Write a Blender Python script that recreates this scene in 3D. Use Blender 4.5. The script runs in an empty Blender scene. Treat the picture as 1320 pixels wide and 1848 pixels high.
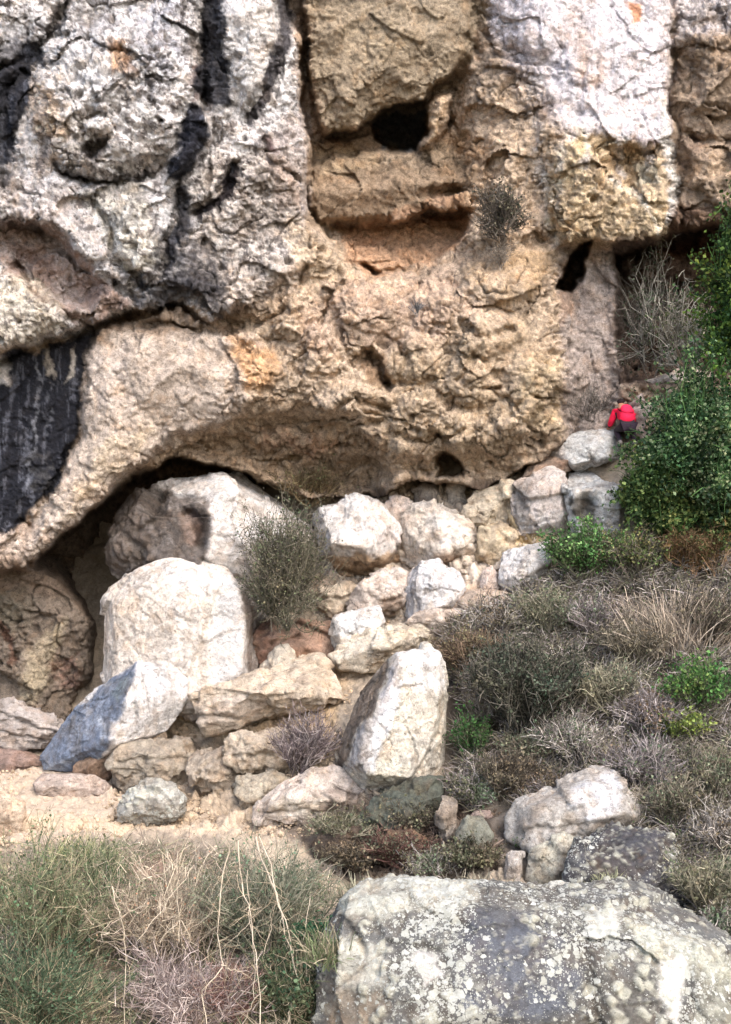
import bpy, bmesh, math, random
import numpy as np
from mathutils import Vector
random.seed(7)
RNG = np.random.default_rng(11)
SC = bpy.context.scene
COL = SC.collection
R = math.radians

# ------------------------------------------------------------------ camera, sky, sun, exposure
K = 2200.0          # focal length of the photograph in its own pixels
CZ = 7.6            # camera height
cam = bpy.data.cameras.new('camera')
cam_o = bpy.data.objects.new('camera', cam); COL.objects.link(cam_o)
cam.sensor_fit = 'VERTICAL'; cam.sensor_height = 24; cam.lens = K / 1848 * 24
cam.clip_start = .1; cam.clip_end = 500
cam_o.location = (0, 0, CZ); cam_o.rotation_euler = (R(90), 0, 0)
SC.camera = cam_o
w = bpy.data.worlds.new('World'); SC.world = w; w.use_nodes = True
nt = w.node_tree; bg = nt.nodes['Background']
sky = nt.nodes.new('ShaderNodeTexSky'); sky.sky_type = 'NISHITA'; sky.sun_disc = False
SUN_EL, SUN_AZ = 46, 150       # azimuth clockwise from +Y (the way the camera looks)
sky.sun_elevation = R(SUN_EL); sky.sun_rotation = R(SUN_AZ)
sky.dust_density = 3.0; sky.air_density = 1.0; sky.ozone_density = .6
nt.links.new(sky.outputs[0], bg.inputs[0]); bg.inputs[1].default_value = .15
sun = bpy.data.lights.new('sun', 'SUN'); sun.energy = 1.0; sun.angle = R(38); sun.color = (1, .97, .93)
sun_o = bpy.data.objects.new('sun', sun); COL.objects.link(sun_o)
sd_ = Vector((math.sin(R(SUN_AZ)) * math.cos(R(SUN_EL)), math.cos(R(SUN_AZ)) * math.cos(R(SUN_EL)), math.sin(R(SUN_EL))))
sun_o.rotation_euler = sd_.to_track_quat('Z', 'Y').to_euler()
sun_o.location = (0, 0, 40)
SC.view_settings.view_transform = 'Standard'; SC.view_settings.look = 'None'
SC.view_settings.exposure = 1.53; SC.view_settings.gamma = 1
SC.view_settings.use_curve_mapping = False

# ------------------------------------------------------------------ numeric helpers
def lin(c):
    c = np.asarray(c, float) / 255.0
    return np.where(c <= .04045, c / 12.92, ((c + .055) / 1.055) ** 2.4)
def at(u, v, D):
    u = np.asarray(u, float); v = np.asarray(v, float); D = np.asarray(D, float)
    return np.stack([(u - 660) / K * D, D + 0 * u, CZ + (924 - v) / K * D], -1)
def proj(P):
    return 660 + P[:, 0] / P[:, 1] * K, 924 - (P[:, 2] - CZ) / P[:, 1] * K
def sstep(a, b, x):
    t = np.clip((x - a) / (b - a), 0, 1); return t * t * (3 - 2 * t)
PERM = np.random.default_rng(3).permutation(256).astype(np.int32)
PERM = np.concatenate([PERM, PERM])
GR = np.random.default_rng(4).normal(size=(256, 3)).astype(np.float32)
GR /= np.linalg.norm(GR, axis=1)[:, None]
def hsh(i, j, k):
    return PERM[PERM[PERM[i & 255] + (j & 255)] + (k & 255)]
def perlin(P, s=1.0, seed=0):
    Q = (np.asarray(P) * s).astype(np.float32) + np.float32(seed * 17.31)
    I = np.floor(Q).astype(np.int32); F = Q - I
    W = F * F * F * (F * (F * 6 - 15) + 10)
    out = 0
    for dx in (0, 1):
        wx = W[:, 0] if dx else 1 - W[:, 0]
        for dy in (0, 1):
            wy = W[:, 1] if dy else 1 - W[:, 1]
            for dz in (0, 1):
                wz = W[:, 2] if dz else 1 - W[:, 2]
                g = GR[hsh(I[:, 0] + dx, I[:, 1] + dy, I[:, 2] + dz)]
                d = g[:, 0] * (F[:, 0] - dx) + g[:, 1] * (F[:, 1] - dy) + g[:, 2] * (F[:, 2] - dz)
                out = out + wx * wy * wz * d
    return out * 1.6
def fbm(P, s, o=4, seed=0, g=.5):
    r = 0; a = 1; t = 0
    for k in range(o):
        r = r + a * perlin(P, s, seed + k); t += a; a *= g; s *= 2.03
    return r / t
def ridged(P, s, o=4, seed=0, g=.55):
    r = 0; a = 1; t = 0
    for k in range(o):
        r = r + a * (1 - 2 * np.abs(perlin(P, s, seed + k))); t += a; a *= g; s *= 2.07
    return r / t
def worley(P, s, seed=0):
    Q = (np.asarray(P) * s).astype(np.float32) + np.float32(seed * 9.7)
    I = np.floor(Q).astype(np.int32)
    f1 = np.full(len(Q), 9., np.float32); f2 = f1.copy(); idc = np.zeros(len(Q), np.int32)
    for dx in (-1, 0, 1):
        for dy in (-1, 0, 1):
            for dz in (-1, 0, 1):
                J = I + np.array([dx, dy, dz], np.int32)
                h = hsh(J[:, 0], J[:, 1], J[:, 2])
                c = J + .5 + GR[h] * .45
                d = np.sqrt(((Q - c) ** 2).sum(1))
                n = d < f1
                f2 = np.where(n, f1, np.minimum(f2, d)); f1 = np.where(n, d, f1); idc = np.where(n, h, idc)
    return f1, f2, idc
def facets(P, s, seed=0, off=.5):
    """fractured rock: every cell is a plane of its own tilt and height"""
    Q = (np.asarray(P) * s).astype(np.float32) + np.float32(seed * 9.7)
    I = np.floor(Q).astype(np.int32); f1 = np.full(len(Q), 9., np.float32); f2 = f1.copy()
    val = np.zeros(len(Q), np.float32)
    for dx in (-1, 0, 1):
        for dy in (-1, 0, 1):
            for dz in (-1, 0, 1):
                J = I + np.array([dx, dy, dz], np.int32); h = hsh(J[:, 0], J[:, 1], J[:, 2])
                dv = Q - (J + .5 + GR[h] * .45); d = np.sqrt((dv ** 2).sum(1)); n = d < f1
                q = (dv * GR[(h * 7 + 13) & 255]).sum(1) * 1.5 + off * (((h * 5) & 15) / 15. - .5)
                f2 = np.where(n, f1, np.minimum(f2, d)); f1 = np.where(n, d, f1); val = np.where(n, q, val)
    return val, f2 - f1
def poly_sd(u, v, poly):
    """signed distance in pixels, positive inside"""
    n = len(poly); best = np.full(u.shape, 1e18); ins = np.zeros(u.shape, bool)
    for i in range(n):
        ax, ay = poly[i]; bx, by = poly[(i + 1) % n]
        ex, ey = bx - ax, by - ay
        t = np.clip(((u - ax) * ex + (v - ay) * ey) / (ex * ex + ey * ey + 1e-9), 0, 1)
        best = np.minimum(best, (u - ax - t * ex) ** 2 + (v - ay - t * ey) ** 2)
        c = (ay > v) != (by > v)
        if ey != 0: ins ^= c & (u < ex * (v - ay) / ey + ax)
    return np.where(ins, 1, -1) * np.sqrt(best)
def line_d(u, v, pts):
    best = np.full(u.shape, 1e18); tt = np.zeros(u.shape); m = len(pts) - 1
    for i in range(m):
        ax, ay = pts[i]; bx, by = pts[i + 1]; ex, ey = bx - ax, by - ay
        t = np.clip(((u - ax) * ex + (v - ay) * ey) / (ex * ex + ey * ey + 1e-9), 0, 1)
        d = (u - ax - t * ex) ** 2 + (v - ay - t * ey) ** 2
        n = d < best; best = np.where(n, d, best); tt = np.where(n, (i + t) / m, tt)
    return np.sqrt(best), tt
def on_box(u, v, pts, mg):
    a = np.array(pts); lo = a.min(0) - mg; hi = a.max(0) + mg
    return np.nonzero((u > lo[0]) & (u < hi[0]) & (v > lo[1]) & (v < hi[1]))[0]
def warp(u, v, a=9, s=1 / 45., seed=20, a2=None):
    P = np.stack([u, v, 0 * u], -1)
    du = a * perlin(P, s, seed) + .4 * a * perlin(P, s * 3.1, seed + 1) + .2 * a * perlin(P, s * 8, seed + 4)
    dv = a * perlin(P, s, seed + 2) + .4 * a * perlin(P, s * 3.1, seed + 3) + .2 * a * perlin(P, s * 8, seed + 5)
    return u + du, v + dv
def paint(C, P, u, v, patches):
    """patches: (points, sRGB colour, strength, soft px, speckle 0..1, speckle scale, line width or None)"""
    uw, vw = warp(u, v, 12)
    for k, p in enumerate(patches):
        pts, col, st, soft, spk, ssc, wd = (list(p) + [1, 10, .3, 2.5, None][len(p) - 2:])[:7]
        ix = on_box(uw, vw, pts, soft * 2 + (wd or 0))
        if not len(ix): continue
        if wd is None: m = sstep(-soft, soft, poly_sd(uw[ix], vw[ix], pts))
        else:
            d, t = line_d(uw[ix], vw[ix], pts)
            m = 1 - sstep(wd - soft, wd + soft, d)
        m = m * st
        if spk > 0:
            n = fbm(P[ix], ssc, 4, 40 + k, .65) * 2.2
            m = np.clip(m * (1 + spk) - spk * sstep(-.5, .5, n) * (1.0 + .6 * (1 - m)), 0, 1) * st
        C[ix] = C[ix] * (1 - m[:, None]) + lin(col) * m[:, None]
    return C

# ------------------------------------------------------------------ materials
def nodes(name):
    m = bpy.data.materials.new(name); m.use_nodes = True
    t = m.node_tree; b = t.nodes['Principled BSDF']
    return m, t, b
def N(t, typ, **kw):
    n = t.nodes.new(typ)
    for k, v in kw.items():
        if k.startswith('i_'):
            key = k[2:]; key = int(key) if key.isdigit() else key.replace('_', ' ')
            n.inputs[key].default_value = v
        else: setattr(n, k, v)
    return n
def noise(t, co, scale, det=6, rough=.6, dist=0):
    n = N(t, 'ShaderNodeTexNoise', i_Scale=scale, i_Detail=det, i_Roughness=rough, i_Distortion=dist)
    t.links.new(co, n.inputs['Vector']); return n.outputs['Fac']
def mr(t, x, a, b, c, d, smooth=False):
    n = N(t, 'ShaderNodeMapRange'); n.interpolation_type = 'SMOOTHSTEP' if smooth else 'LINEAR'
    for k, q in zip((1, 2, 3, 4), (a, b, c, d)): n.inputs[k].default_value = q
    t.links.new(x, n.inputs[0]); return n.outputs[0]
def mth(t, op, a, b):
    n = N(t, 'ShaderNodeMath', operation=op)
    for k, q in enumerate((a, b)):
        if isinstance(q, (int, float)): n.inputs[k].default_value = q
        else: t.links.new(q, n.inputs[k])
    return n.outputs[0]
def mixc(t, f, a, b, mode='MIX'):
    n = N(t, 'ShaderNodeMix', data_type='RGBA', blend_type=mode)
    for k, q in ((0, f), (6, a), (7, b)):
        if isinstance(q, (int, float)): n.inputs[k].default_value = q
        elif isinstance(q, tuple): n.inputs[k].default_value = q
        else: t.links.new(q, n.inputs[k])
    return n.outputs[2]
def rock_mat(name, con=1.0, sc=1.0, bump=1.0, pits=1.0, rough=.9, lichen=0):
    m, t, b = nodes(name)
    co = N(t, 'ShaderNodeTexCoord').outputs['Object']
    base = N(t, 'ShaderNodeAttribute', attribute_name='Col').outputs['Color']
    n1 = noise(t, co, 2.2 * sc, 8, .68, .4); n2 = noise(t, co, 9 * sc, 7, .7, .6); n3 = noise(t, co, 38 * sc, 4, .7)
    f = mth(t, 'ADD', mr(t, n1, .3, .7, -.2 * con, .2 * con), mr(t, n2, .3, .7, -.3 * con, .26 * con))
    f = mth(t, 'ADD', f, mr(t, n3, .3, .7, -.2 * con, .2 * con))
    f = mth(t, 'ADD', f, 1.04)
    sv = N(t, 'ShaderNodeVectorMath', operation='SCALE'); t.links.new(base, sv.inputs[0]); t.links.new(f, sv.inputs['Scale'])
    c = sv.outputs[0]
    # warm iron tint and cool grey tint in patches
    w1 = mr(t, noise(t, co, 1.1 * sc, 5, .7, .8), .52, .72, 0, .28 * con)
    c = mixc(t, w1, c, (1.0, .80, .58, 1), 'MULTIPLY')
    w2 = mr(t, noise(t, co, 1.7 * sc, 6, .7, .3), .54, .74, 0, .35 * con)
    c = mixc(t, w2, c, (.74, .80, .88, 1), 'MULTIPLY')
    # dark weathered specks and pits
    pn = noise(t, co, 15 * sc, 5, .75, 1.2)
    pm = mr(t, pn, .59, .64, 0, .7 * pits, True)
    c = mixc(t, pm, c, (.32, .27, .23, 1), 'MULTIPLY')
    pn2 = noise(t, co, 33 * sc, 3, .6, .5)
    pm2 = mr(t, pn2, .61, .67, 0, .5 * pits, True)
    c = mixc(t, pm2, c, (.35, .31, .29, 1), 'MULTIPLY')
    # hair cracks
    v = N(t, 'ShaderNodeTexVoronoi', feature='DISTANCE_TO_EDGE', i_Scale=1.6 * sc)
    dn = N(t, 'ShaderNodeTexNoise', i_Scale=2.5 * sc, i_Detail=6, i_Roughness=.65); t.links.new(co, dn.inputs['Vector'])
    va = N(t, 'ShaderNodeVectorMath', operation='MULTIPLY_ADD'); t.links.new(dn.outputs['Color'], va.inputs[0])
    va.inputs[1].default_value = (1.3, 1.3, 1.3); t.links.new(co, va.inputs[2])
    t.links.new(va.outputs[0], v.inputs['Vector'])
    ck = mr(t, v.outputs['Distance'], 0, .018, .45 * pits, 0)
    ck = mth(t, 'MULTIPLY', ck, mr(t, n1, .45, .6, 0, 1))
    c = mixc(t, ck, c, (.22, .18, .15, 1), 'MULTIPLY')
    t.links.new(c, b.inputs['Base Color'])
    b.inputs['Roughness'].default_value = rough; b.inputs['Specular IOR Level'].default_value = .25
    if lichen:
        for sc_, th, am in ((9., .16, .95), (19., .2, .85), (41., .24, .75)):
            vo = N(t, 'ShaderNodeTexVoronoi', i_Scale=sc_); wv = N(t, 'ShaderNodeVectorMath', operation='MULTIPLY_ADD')
            dn2 = N(t, 'ShaderNodeTexNoise', i_Scale=sc_ * 1.5, i_Detail=3); t.links.new(co, dn2.inputs['Vector'])
            t.links.new(dn2.outputs['Color'], wv.inputs[0]); wv.inputs[1].default_value = (1.1 / sc_,) * 3; t.links.new(co, wv.inputs[2]); t.links.new(wv.outputs[0], vo.inputs['Vector'])
            sp = N(t, 'ShaderNodeSeparateColor'); t.links.new(vo.outputs['Color'], sp.inputs[0])
            r_ = mth(t, 'MULTIPLY', mth(t, 'MULTIPLY', sp.outputs[0], mr(t, noise(t, co, .9, 4, .6), .36, .66, 0.15, 1.)), 1.15)
            k_ = mth(t, 'SUBTRACT', mth(t, 'MULTIPLY', r_, lichen), vo.outputs['Distance'])
            k_ = mr(t, k_, .02, .10, 0, am, True)
            lc = mixc(t, sp.outputs[1], (.38, .38, .33, 1), (.56, .56, .52, 1))
            c = mixc(t, k_, c, mixc(t, mr(t, n3, .35, .65, 0, .5), lc, (.30, .30, .26, 1)))
        t.links.new(c, b.inputs['Base Color'])
    h = mth(t, 'ADD', mth(t, 'MULTIPLY', n2, .7), mth(t, 'MULTIPLY', n3, .28))
    h = mth(t, 'SUBTRACT', h, mth(t, 'MULTIPLY', pm, .28)); h = mth(t, 'SUBTRACT', h, mth(t, 'MULTIPLY', ck, .4))
    bp = N(t, 'ShaderNodeBump', i_Strength=.9, i_Distance=.085 * bump / sc)
    t.links.new(h, bp.inputs['Height']); t.links.new(bp.outputs[0], b.inputs['Normal'])
    return m
def plain_mat(name, rough=.8, var=.35, trans=0., scale=3, bumpy=0):
    m, t, b = nodes(name)
    co = N(t, 'ShaderNodeTexCoord').outputs['Object']
    base = N(t, 'ShaderNodeAttribute', attribute_name='Col').outputs['Color']
    f = mr(t, noise(t, co, scale, 4), .3, .7, 1 - var, 1 + var)
    sv = N(t, 'ShaderNodeVectorMath', operation='SCALE'); t.links.new(base, sv.inputs[0]); t.links.new(f, sv.inputs['Scale'])
    t.links.new(sv.outputs[0], b.inputs['Base Color']); b.inputs['Roughness'].default_value = rough
    b.inputs['Specular IOR Level'].default_value = .2
    if bumpy:
        bp = N(t, 'ShaderNodeBump', i_Strength=.7, i_Distance=bumpy); t.links.new(noise(t, co, scale * 2, 5), bp.inputs['Height'])
        t.links.new(bp.outputs[0], b.inputs['Normal'])
    if trans:
        tr = N(t, 'ShaderNodeBsdfTranslucent'); t.links.new(sv.outputs[0], tr.inputs[0])
        mx = N(t, 'ShaderNodeMixShader'); mx.inputs[0].default_value = trans
        t.links.new(b.outputs[0], mx.inputs[1]); t.links.new(tr.outputs[0], mx.inputs[2])
        t.links.new(mx.outputs[0], t.nodes['Material Output'].inputs[0])
    return m
M_CLIFF = rock_mat('weathered_limestone', 1.5, 1.15, 1.35, 1.15)
M_BOULD = rock_mat('broken_limestone', 1.15, 1.5, 1.5, 1.15)
M_ROUGH = rock_mat('rough_limestone', 1.0, 1.3, 1.2, .9)
M_LICH = rock_mat('lichened_limestone', .9, 1.9, 1.0, .8, lichen=.8)
M_SPOT = rock_mat('dark_lichened_limestone', .9, 1.9, 1.0, .8, lichen=.74)
M_SOIL = rock_mat('dry_earth', .9, 1.5, 1.0, .6)
M_TWIG = plain_mat('dry_twigs', .85, .35)
M_LEAF = plain_mat('leaves', .55, .3, .25)
M_CLOTH = plain_mat('cloth', .8, .12, 0, 9, .02)
M_SKIN = plain_mat('skin', .6, .05)

# ------------------------------------------------------------------ object helpers
def tag(o, label=None, cat=None, group=None, kind=None):
    if label: o['label'] = label
    if cat: o['category'] = cat
    if group: o['group'] = group
    if kind: o['kind'] = kind
    return o
def empty(name, loc, label, cat, group=None):
    o = bpy.data.objects.new(name, None); COL.objects.link(o); o.location = loc
    o.empty_display_size = .2
    return tag(o, label, cat, group)
def mesh_obj(name, V, F, col=None, mat=None, parent=None, smooth=True, origin=None, nf=None):
    """V (n,3) world; F (m,k) int array; origin shifts the mesh so that its object stands at its base"""
    V = np.asarray(V, np.float32); F = np.asarray(F, np.int32)
    if origin is None:
        if parent is not None: origin = np.array(parent.location)
        else:
            lo = V.min(0); hi = V.max(0); origin = np.array([(lo[0] + hi[0]) / 2, (lo[1] + hi[1]) / 2, lo[2]])
    me = bpy.data.meshes.new(name)
    me.vertices.add(len(V)); me.vertices.foreach_set('co', (V - origin).astype(np.float32).ravel())
    k = F.shape[1]
    me.loops.add(F.size); me.loops.foreach_set('vertex_index', F.ravel())
    me.polygons.add(len(F)); me.polygons.foreach_set('loop_start', np.arange(0, F.size, k, dtype=np.int32))
    try: me.polygons.foreach_set('loop_total', np.full(len(F), k, np.int32))
    except Exception: pass
    me.polygons.foreach_set('use_smooth', np.full(len(F), smooth))
    me.update(calc_edges=True)
    if col is not None:
        col = np.asarray(col, float)
        if col.ndim == 1: col = np.tile(col, (len(V), 1))
        a = me.color_attributes.new('Col', 'FLOAT_COLOR', 'POINT')
        c4 = np.ones((len(V), 4), np.float32); c4[:, :3] = np.clip(col, 0, .9)
        a.data.foreach_set('color', c4.ravel())
    if mat: me.materials.append(mat)
    o = bpy.data.objects.new(name, me); COL.objects.link(o)
    if parent is not None: o.parent = parent
    else: o.location = origin
    return o
def grid_faces(nr, nc):
    i = np.arange(nr - 1)[:, None] * nc + np.arange(nc - 1)[None]
    return np.stack([i, i + nc, i + nc + 1, i + 1], -1).reshape(-1, 4)
def vnormals(P, F):
    fn = np.cross(P[F[:, 1]] - P[F[:, 0]], P[F[:, 2]] - P[F[:, 0]])
    n = np.stack([sum(np.bincount(F[:, k], fn[:, i], len(P)) for k in range(3)) for i in range(3)], 1)
    return n / (np.linalg.norm(n, axis=1)[:, None] + 1e-12)
def grid_normals(P, it=6):
    P = P.copy()
    for k in range(it):
        P[1:-1, 1:-1] = .25 * (P[:-2, 1:-1] + P[2:, 1:-1] + P[1:-1, :-2] + P[1:-1, 2:])
    du = np.gradient(P, axis=1); dv = np.gradient(P, axis=0)
    n = np.cross(du, dv); n /= np.linalg.norm(n, axis=-1, keepdims=True) + 1e-9
    return np.where(n[..., 1:2] > 0, -n, n)      # towards the camera side

# ------------------------------------------------------------------ THE CLIFF
def axis(lo, a, b, hi, s, S):
    return np.concatenate([np.arange(lo, a, S), np.arange(a, b, s), np.arange(b, hi + S, S)])
def build_cliff():
    us = axis(-700, -24, 1344, 2020, 2.35, 26); vs = axis(-800, -24, 1404, 1700, 2.35, 26)
    U, Vv = np.meshgrid(us, vs); sh = U.shape; u = U.ravel(); v = Vv.ravel()
    P0 = at(u, v, 24.0)
    uw, vw = warp(u, v, 13, 1 / 60.)
    D = np.full(u.shape, 24.5)
    D += -.9 * sstep(200, -700, v) * -1          # leans back above the frame
    def lay(poly, dep, soft=8, gu=0, gv=0, dome=0, dk=60, st=1, softf=None, off=0):
        nonlocal D
        ix = on_box(uw, vw, poly, 90)
        a = np.array(poly).mean(0)
        s = poly_sd(uw[ix], vw[ix], poly)
        sf = soft if softf is None else softf(u[ix], v[ix])
        m = sstep(-sf * .5, sf, s) * st
        tg = dep + gu * (u[ix] - a[0]) + gv * (v[ix] - a[1]) - dome * (1 - np.exp(-np.maximum(s, 0) / dk))
        D[ix] = D[ix] * (1 - m) + tg * m
    # hollow at the foot of the cliff and cave behind the boulders
    lay([(-700, 1020), (40, 1000), (160, 930), (260, 860), (350, 800), (480, 830), (560, 880), (640, 880), (760, 870), (850, 880), (940, 850), (1010, 800), (1110, 780), (1400, 760), (2000, 760), (2000, 1720), (-700, 1720)], 28.6, 10)
    # cave wall at lower left
    lay([(-700, 1000), (0, 1010), (90, 1010), (150, 1060), (185, 1120), (180, 1210), (150, 1270), (160, 1420), (160, 1720), (-700, 1720)], 25.3, 26, dome=.5, dk=50)
    lay([(20, 1090), (90, 1070), (150, 1120), (140, 1200), (60, 1280), (0, 1240)], 24.9, 40, dome=.3)
    # central tall recess
    lay([(516, -900), (520, 0), (545, 150), (555, 330), (553, 390), (600, 440), (640, 480), (675, 503), (760, 492), (830, 470), (880, 400), (890, 300), (890, 200), (870, 120), (890, 40), (900, -900)], 25.9, 10,
        softf=lambda a, b: 9 + 75 * sstep(700, 850, a))
    # central mass below the recess
    lay([(430, 540), (560, 480), (610, 470), (680, 503), (770, 495), (860, 470), (1000, 440), (1030, 560), (1035, 700), (1012, 800), (940, 858), (860, 888), (800, 862), (760, 872), (700, 898), (640, 895), (560, 905), (480, 868), (400, 842), (320, 826), (250, 850), (330, 770), (450, 700)], 24.35, 10, dome=.55, dk=70)
    # undercut belly of the central mass
    lay([(250, 850), (335, 785), (450, 748), (540, 722), (640, 760), (720, 830), (700, 898), (560, 908), (480, 870), (400, 842), (320, 824)], 25.2, 40, gv=.009)
    lay([(700, 830), (800, 800), (880, 800), (1000, 760), (1012, 800), (940, 858), (860, 888), (800, 862), (760, 872)], 24.7, 30, gv=.008)
    lay([(776, 822), (800, 810), (835, 836), (838, 862), (790, 862)], 26.4, 8)
    lay([(840, 850), (870, 835), (935, 845), (925, 868), (860, 880)], 25.0, 12)
    lay([(150, 1000), (190, 900), (270, 850), (300, 900), (230, 1000), (190, 1100)], 29.3, 20)
    # lumps on the central mass
    for (a, b, ra, rb, h) in [(660, 560, 60, 45, .35), (750, 640, 60, 60, .3), (560, 640, 70, 60, .3), (880, 600, 70, 40, .4), (850, 690, 60, 45, .35), (960, 700, 55, 70, .45), (930, 740, 45, 50, .3), (760, 750, 70, 40, .4), (640, 720, 70, 35, .35), (620, 800, 80, 35, .35), (900, 790, 60, 40, .4), (830, 800, 26, 40, .35), (740, 820, 60, 30, .35), (520, 790, 60, 25, .3), (920, 520, 60, 40, .35), (800, 560, 60, 40, .25), (930, 400, 60, 60, .3), (880, 260, 50, 60, .3), (960, 250, 60, 70, .3), (520, 560, 40, 50, .3), (480, 480, 60, 50, .4), (470, 400, 50, 50, .3)]:
        q = ((uw - a) / ra) ** 2 + ((vw - b) / rb) ** 2
        D -= h * .9 * np.clip(1 - q, 0, 1) ** .8
    # recess contents
    lay([(530, -900), (548, 0), (562, 150), (588, 245), (640, 232), (700, 208), (765, 182), (812, 140), (858, 110), (870, 30), (890, -900)], 24.75, 12, dome=.55, dk=55, gv=.0008, softf=lambda a, b: 9 + 50 * sstep(800, 880, a))
    lay([(584, 254), (600, 236), (640, 226), (690, 204), (767, 180), (772, 230), (748, 262), (700, 262), (670, 244), (620, 252)], 26.4, 7)
    lay([(672, 222), (700, 203), (768, 178), (772, 235), (748, 270), (705, 276), (676, 256)], 27.6, 6)
    lay([(770, 190), (800, 170), (815, 180), (800, 240), (770, 290), (750, 270), (768, 230)], 24.7, 12, dome=.2, dk=20)
    lay([(556, 300), (610, 276), (700, 282), (800, 262), (856, 300), (862, 338), (780, 360), (700, 382), (640, 402), (575, 402), (556, 370)], 25.25, 14, dome=.3, dk=40, softf=lambda a, b: 10 + 70 * sstep(760, 850, a))
    lay([(556, 335), (650, 320), (780, 305), (850, 320), (780, 345), (660, 360), (580, 370)], 24.95, 30, dome=.05, dk=20)
    lay([(572, 408), (650, 404), (700, 388), (780, 366), (855, 362), (850, 420), (800, 470), (690, 500), (620, 462)], 26.1, 9, gv=-.012)
    lay([(690, 372), (780, 350), (850, 345), (855, 372), (790, 380), (700, 398)], 25.1, 8)
    # upper left mass
    UL = [(-700, -900), (516, -900), (518, 0), (542, 150), (556, 330), (552, 392), (590, 440), (560, 480), (500, 500), (440, 548), (380, 580), (320, 552), (240, 560), (170, 596), (110, 606), (60, 622), (0, 650), (-700, 690)]
    lay(UL, 23.7, 12, dome=.5, dk=45, gv=-.0004)
    lay([(360, 440), (470, 330), (552, 385), (600, 440), (640, 480), (560, 520), (470, 560), (380, 585)], 23.7, 60, dome=.2)
    lay([(-700, -900), (140, -900), (130, 0), (70, 70), (0, 110), (-700, 120)], 23.4, 24, dome=.4)
    lay([(60, 140), (110, 60), (200, 20), (340, -20), (360, 60), (370, 170), (345, 250), (270, 300), (180, 320), (90, 300), (50, 230)], 23.1, 34, dome=.75, dk=55)
    lay([(150, 330), (270, 325), (300, 380), (300, 450), (262, 505), (225, 490), (175, 410)], 23.2, 20, dome=.35, dk=30)
    lay([(395, 0), (515, -40), (505, 90), (480, 170), (440, 215), (420, 150), (395, 90)], 23.2, 22, dome=.5, dk=40)
    lay([(345, 190), (385, 200), (372, 260), (340, 310), (300, 325), (300, 290), (325, 250)], 22.75, 14, dome=.25, dk=18)
    lay([(-700, 380), (0, 390), (90, 400), (150, 470), (200, 520), (160, 560), (70, 540), (0, 480), (-700, 470)], 24.1, 24)
    lay([(-700, 500), (0, 490), (60, 500), (130, 570), (60, 618), (0, 640), (-700, 660)], 23.2, 20, dome=.3, dk=40)
    # small overhanging hole with layered lips
    lay([(140, 205), (165, 190), (195, 205), (208, 240), (195, 275), (160, 285), (140, 262)], 22.75, 16)
    lay([(150, 215), (190, 212), (200, 240), (170, 250), (150, 240)], 22.4, 12)
    lay([(150, 256), (195, 252), (190, 275), (160, 280)], 23.2, 9)
    # left flange with the arch edge
    lay([(148, 640), (165, 606), (240, 566), (330, 556), (420, 590), (500, 600), (560, 640), (545, 712), (450, 748), (335, 785), (252, 842), (200, 892), (108, 980), (44, 1036), (-700, 1060), (-700, 960), (50, 945), (112, 860), (142, 790)], 23.95, 14, dome=.45, dk=50,
        softf=lambda a, b: 10 + 60 * sstep(420, 520, a))
    lay([(-700, 690), (0, 655), (60, 620), (130, 612), (162, 604), (158, 680), (142, 790), (112, 860), (60, 930), (20, 965), (-700, 990)], 24.1, 14)
    # right mass
    lay([(880, -900), (1206, -900), (1208, 150), (1216, 300), (1222, 402), (1186, 432), (1060, 442), (1000, 444), (985, 380), (960, 300), (900, 200), (880, 80)], 24.0, 12, dome=.45, dk=60, gv=-.0004, softf=lambda a, b: 10 + 110 * sstep(1060, 900, a))
    lay([(900, -900), (1206, -900), (1208, 150), (1204, 262), (1150, 255), (1075, 232), (1020, 262), (980, 200), (960, 60)], 23.75, 14, softf=lambda a, b: 45 + 60 * sstep(1050, 900, a))
    lay([(1080, 262), (1190, 266), (1185, 330), (1130, 350), (1090, 310)], 24.15, 24)
    lay([(1212, -900), (2000, -900), (2000, 420), (1300, 400), (1226, 420), (1220, 300), (1212, 120)], 24.3, 18, dome=.2)
    lay([(1240, 60), (1400, 40), (2000, 60), (2000, 250), (1400, 230), (1260, 200)], 23.9, 24, dome=.3)
    lay([(1235, 260), (1400, 240), (2000, 300), (2000, 380), (1300, 375), (1240, 340)], 23.9, 14, dome=.2)
    # column, dark hollow and recess at right
    lay([(1015, 452), (1105, 446), (1118, 560), (1115, 800), (1015, 800), (1030, 700), (1020, 560)], 25.0, 26, dome=.3, dk=25)
    lay([(1000, 520), (1020, 480), (1040, 446), (1062, 442), (1060, 490), (1030, 532)], 27.2, 8)
    lay([(1108, 452), (1190, 438), (1226, 405), (1280, 400), (2000, 420), (2000, 700), (1270, 690), (1120, 690)], 26.8, 12, gv=-.002)
    lay([(1120, 460), (1260, 440), (1300, 500), (1190, 520), (1120, 520)], 26.2, 24, dome=.3)
    lay([(850, 130), (1000, 90), (1010, 440), (870, 450), (840, 300)], 24.4, 90)
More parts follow.
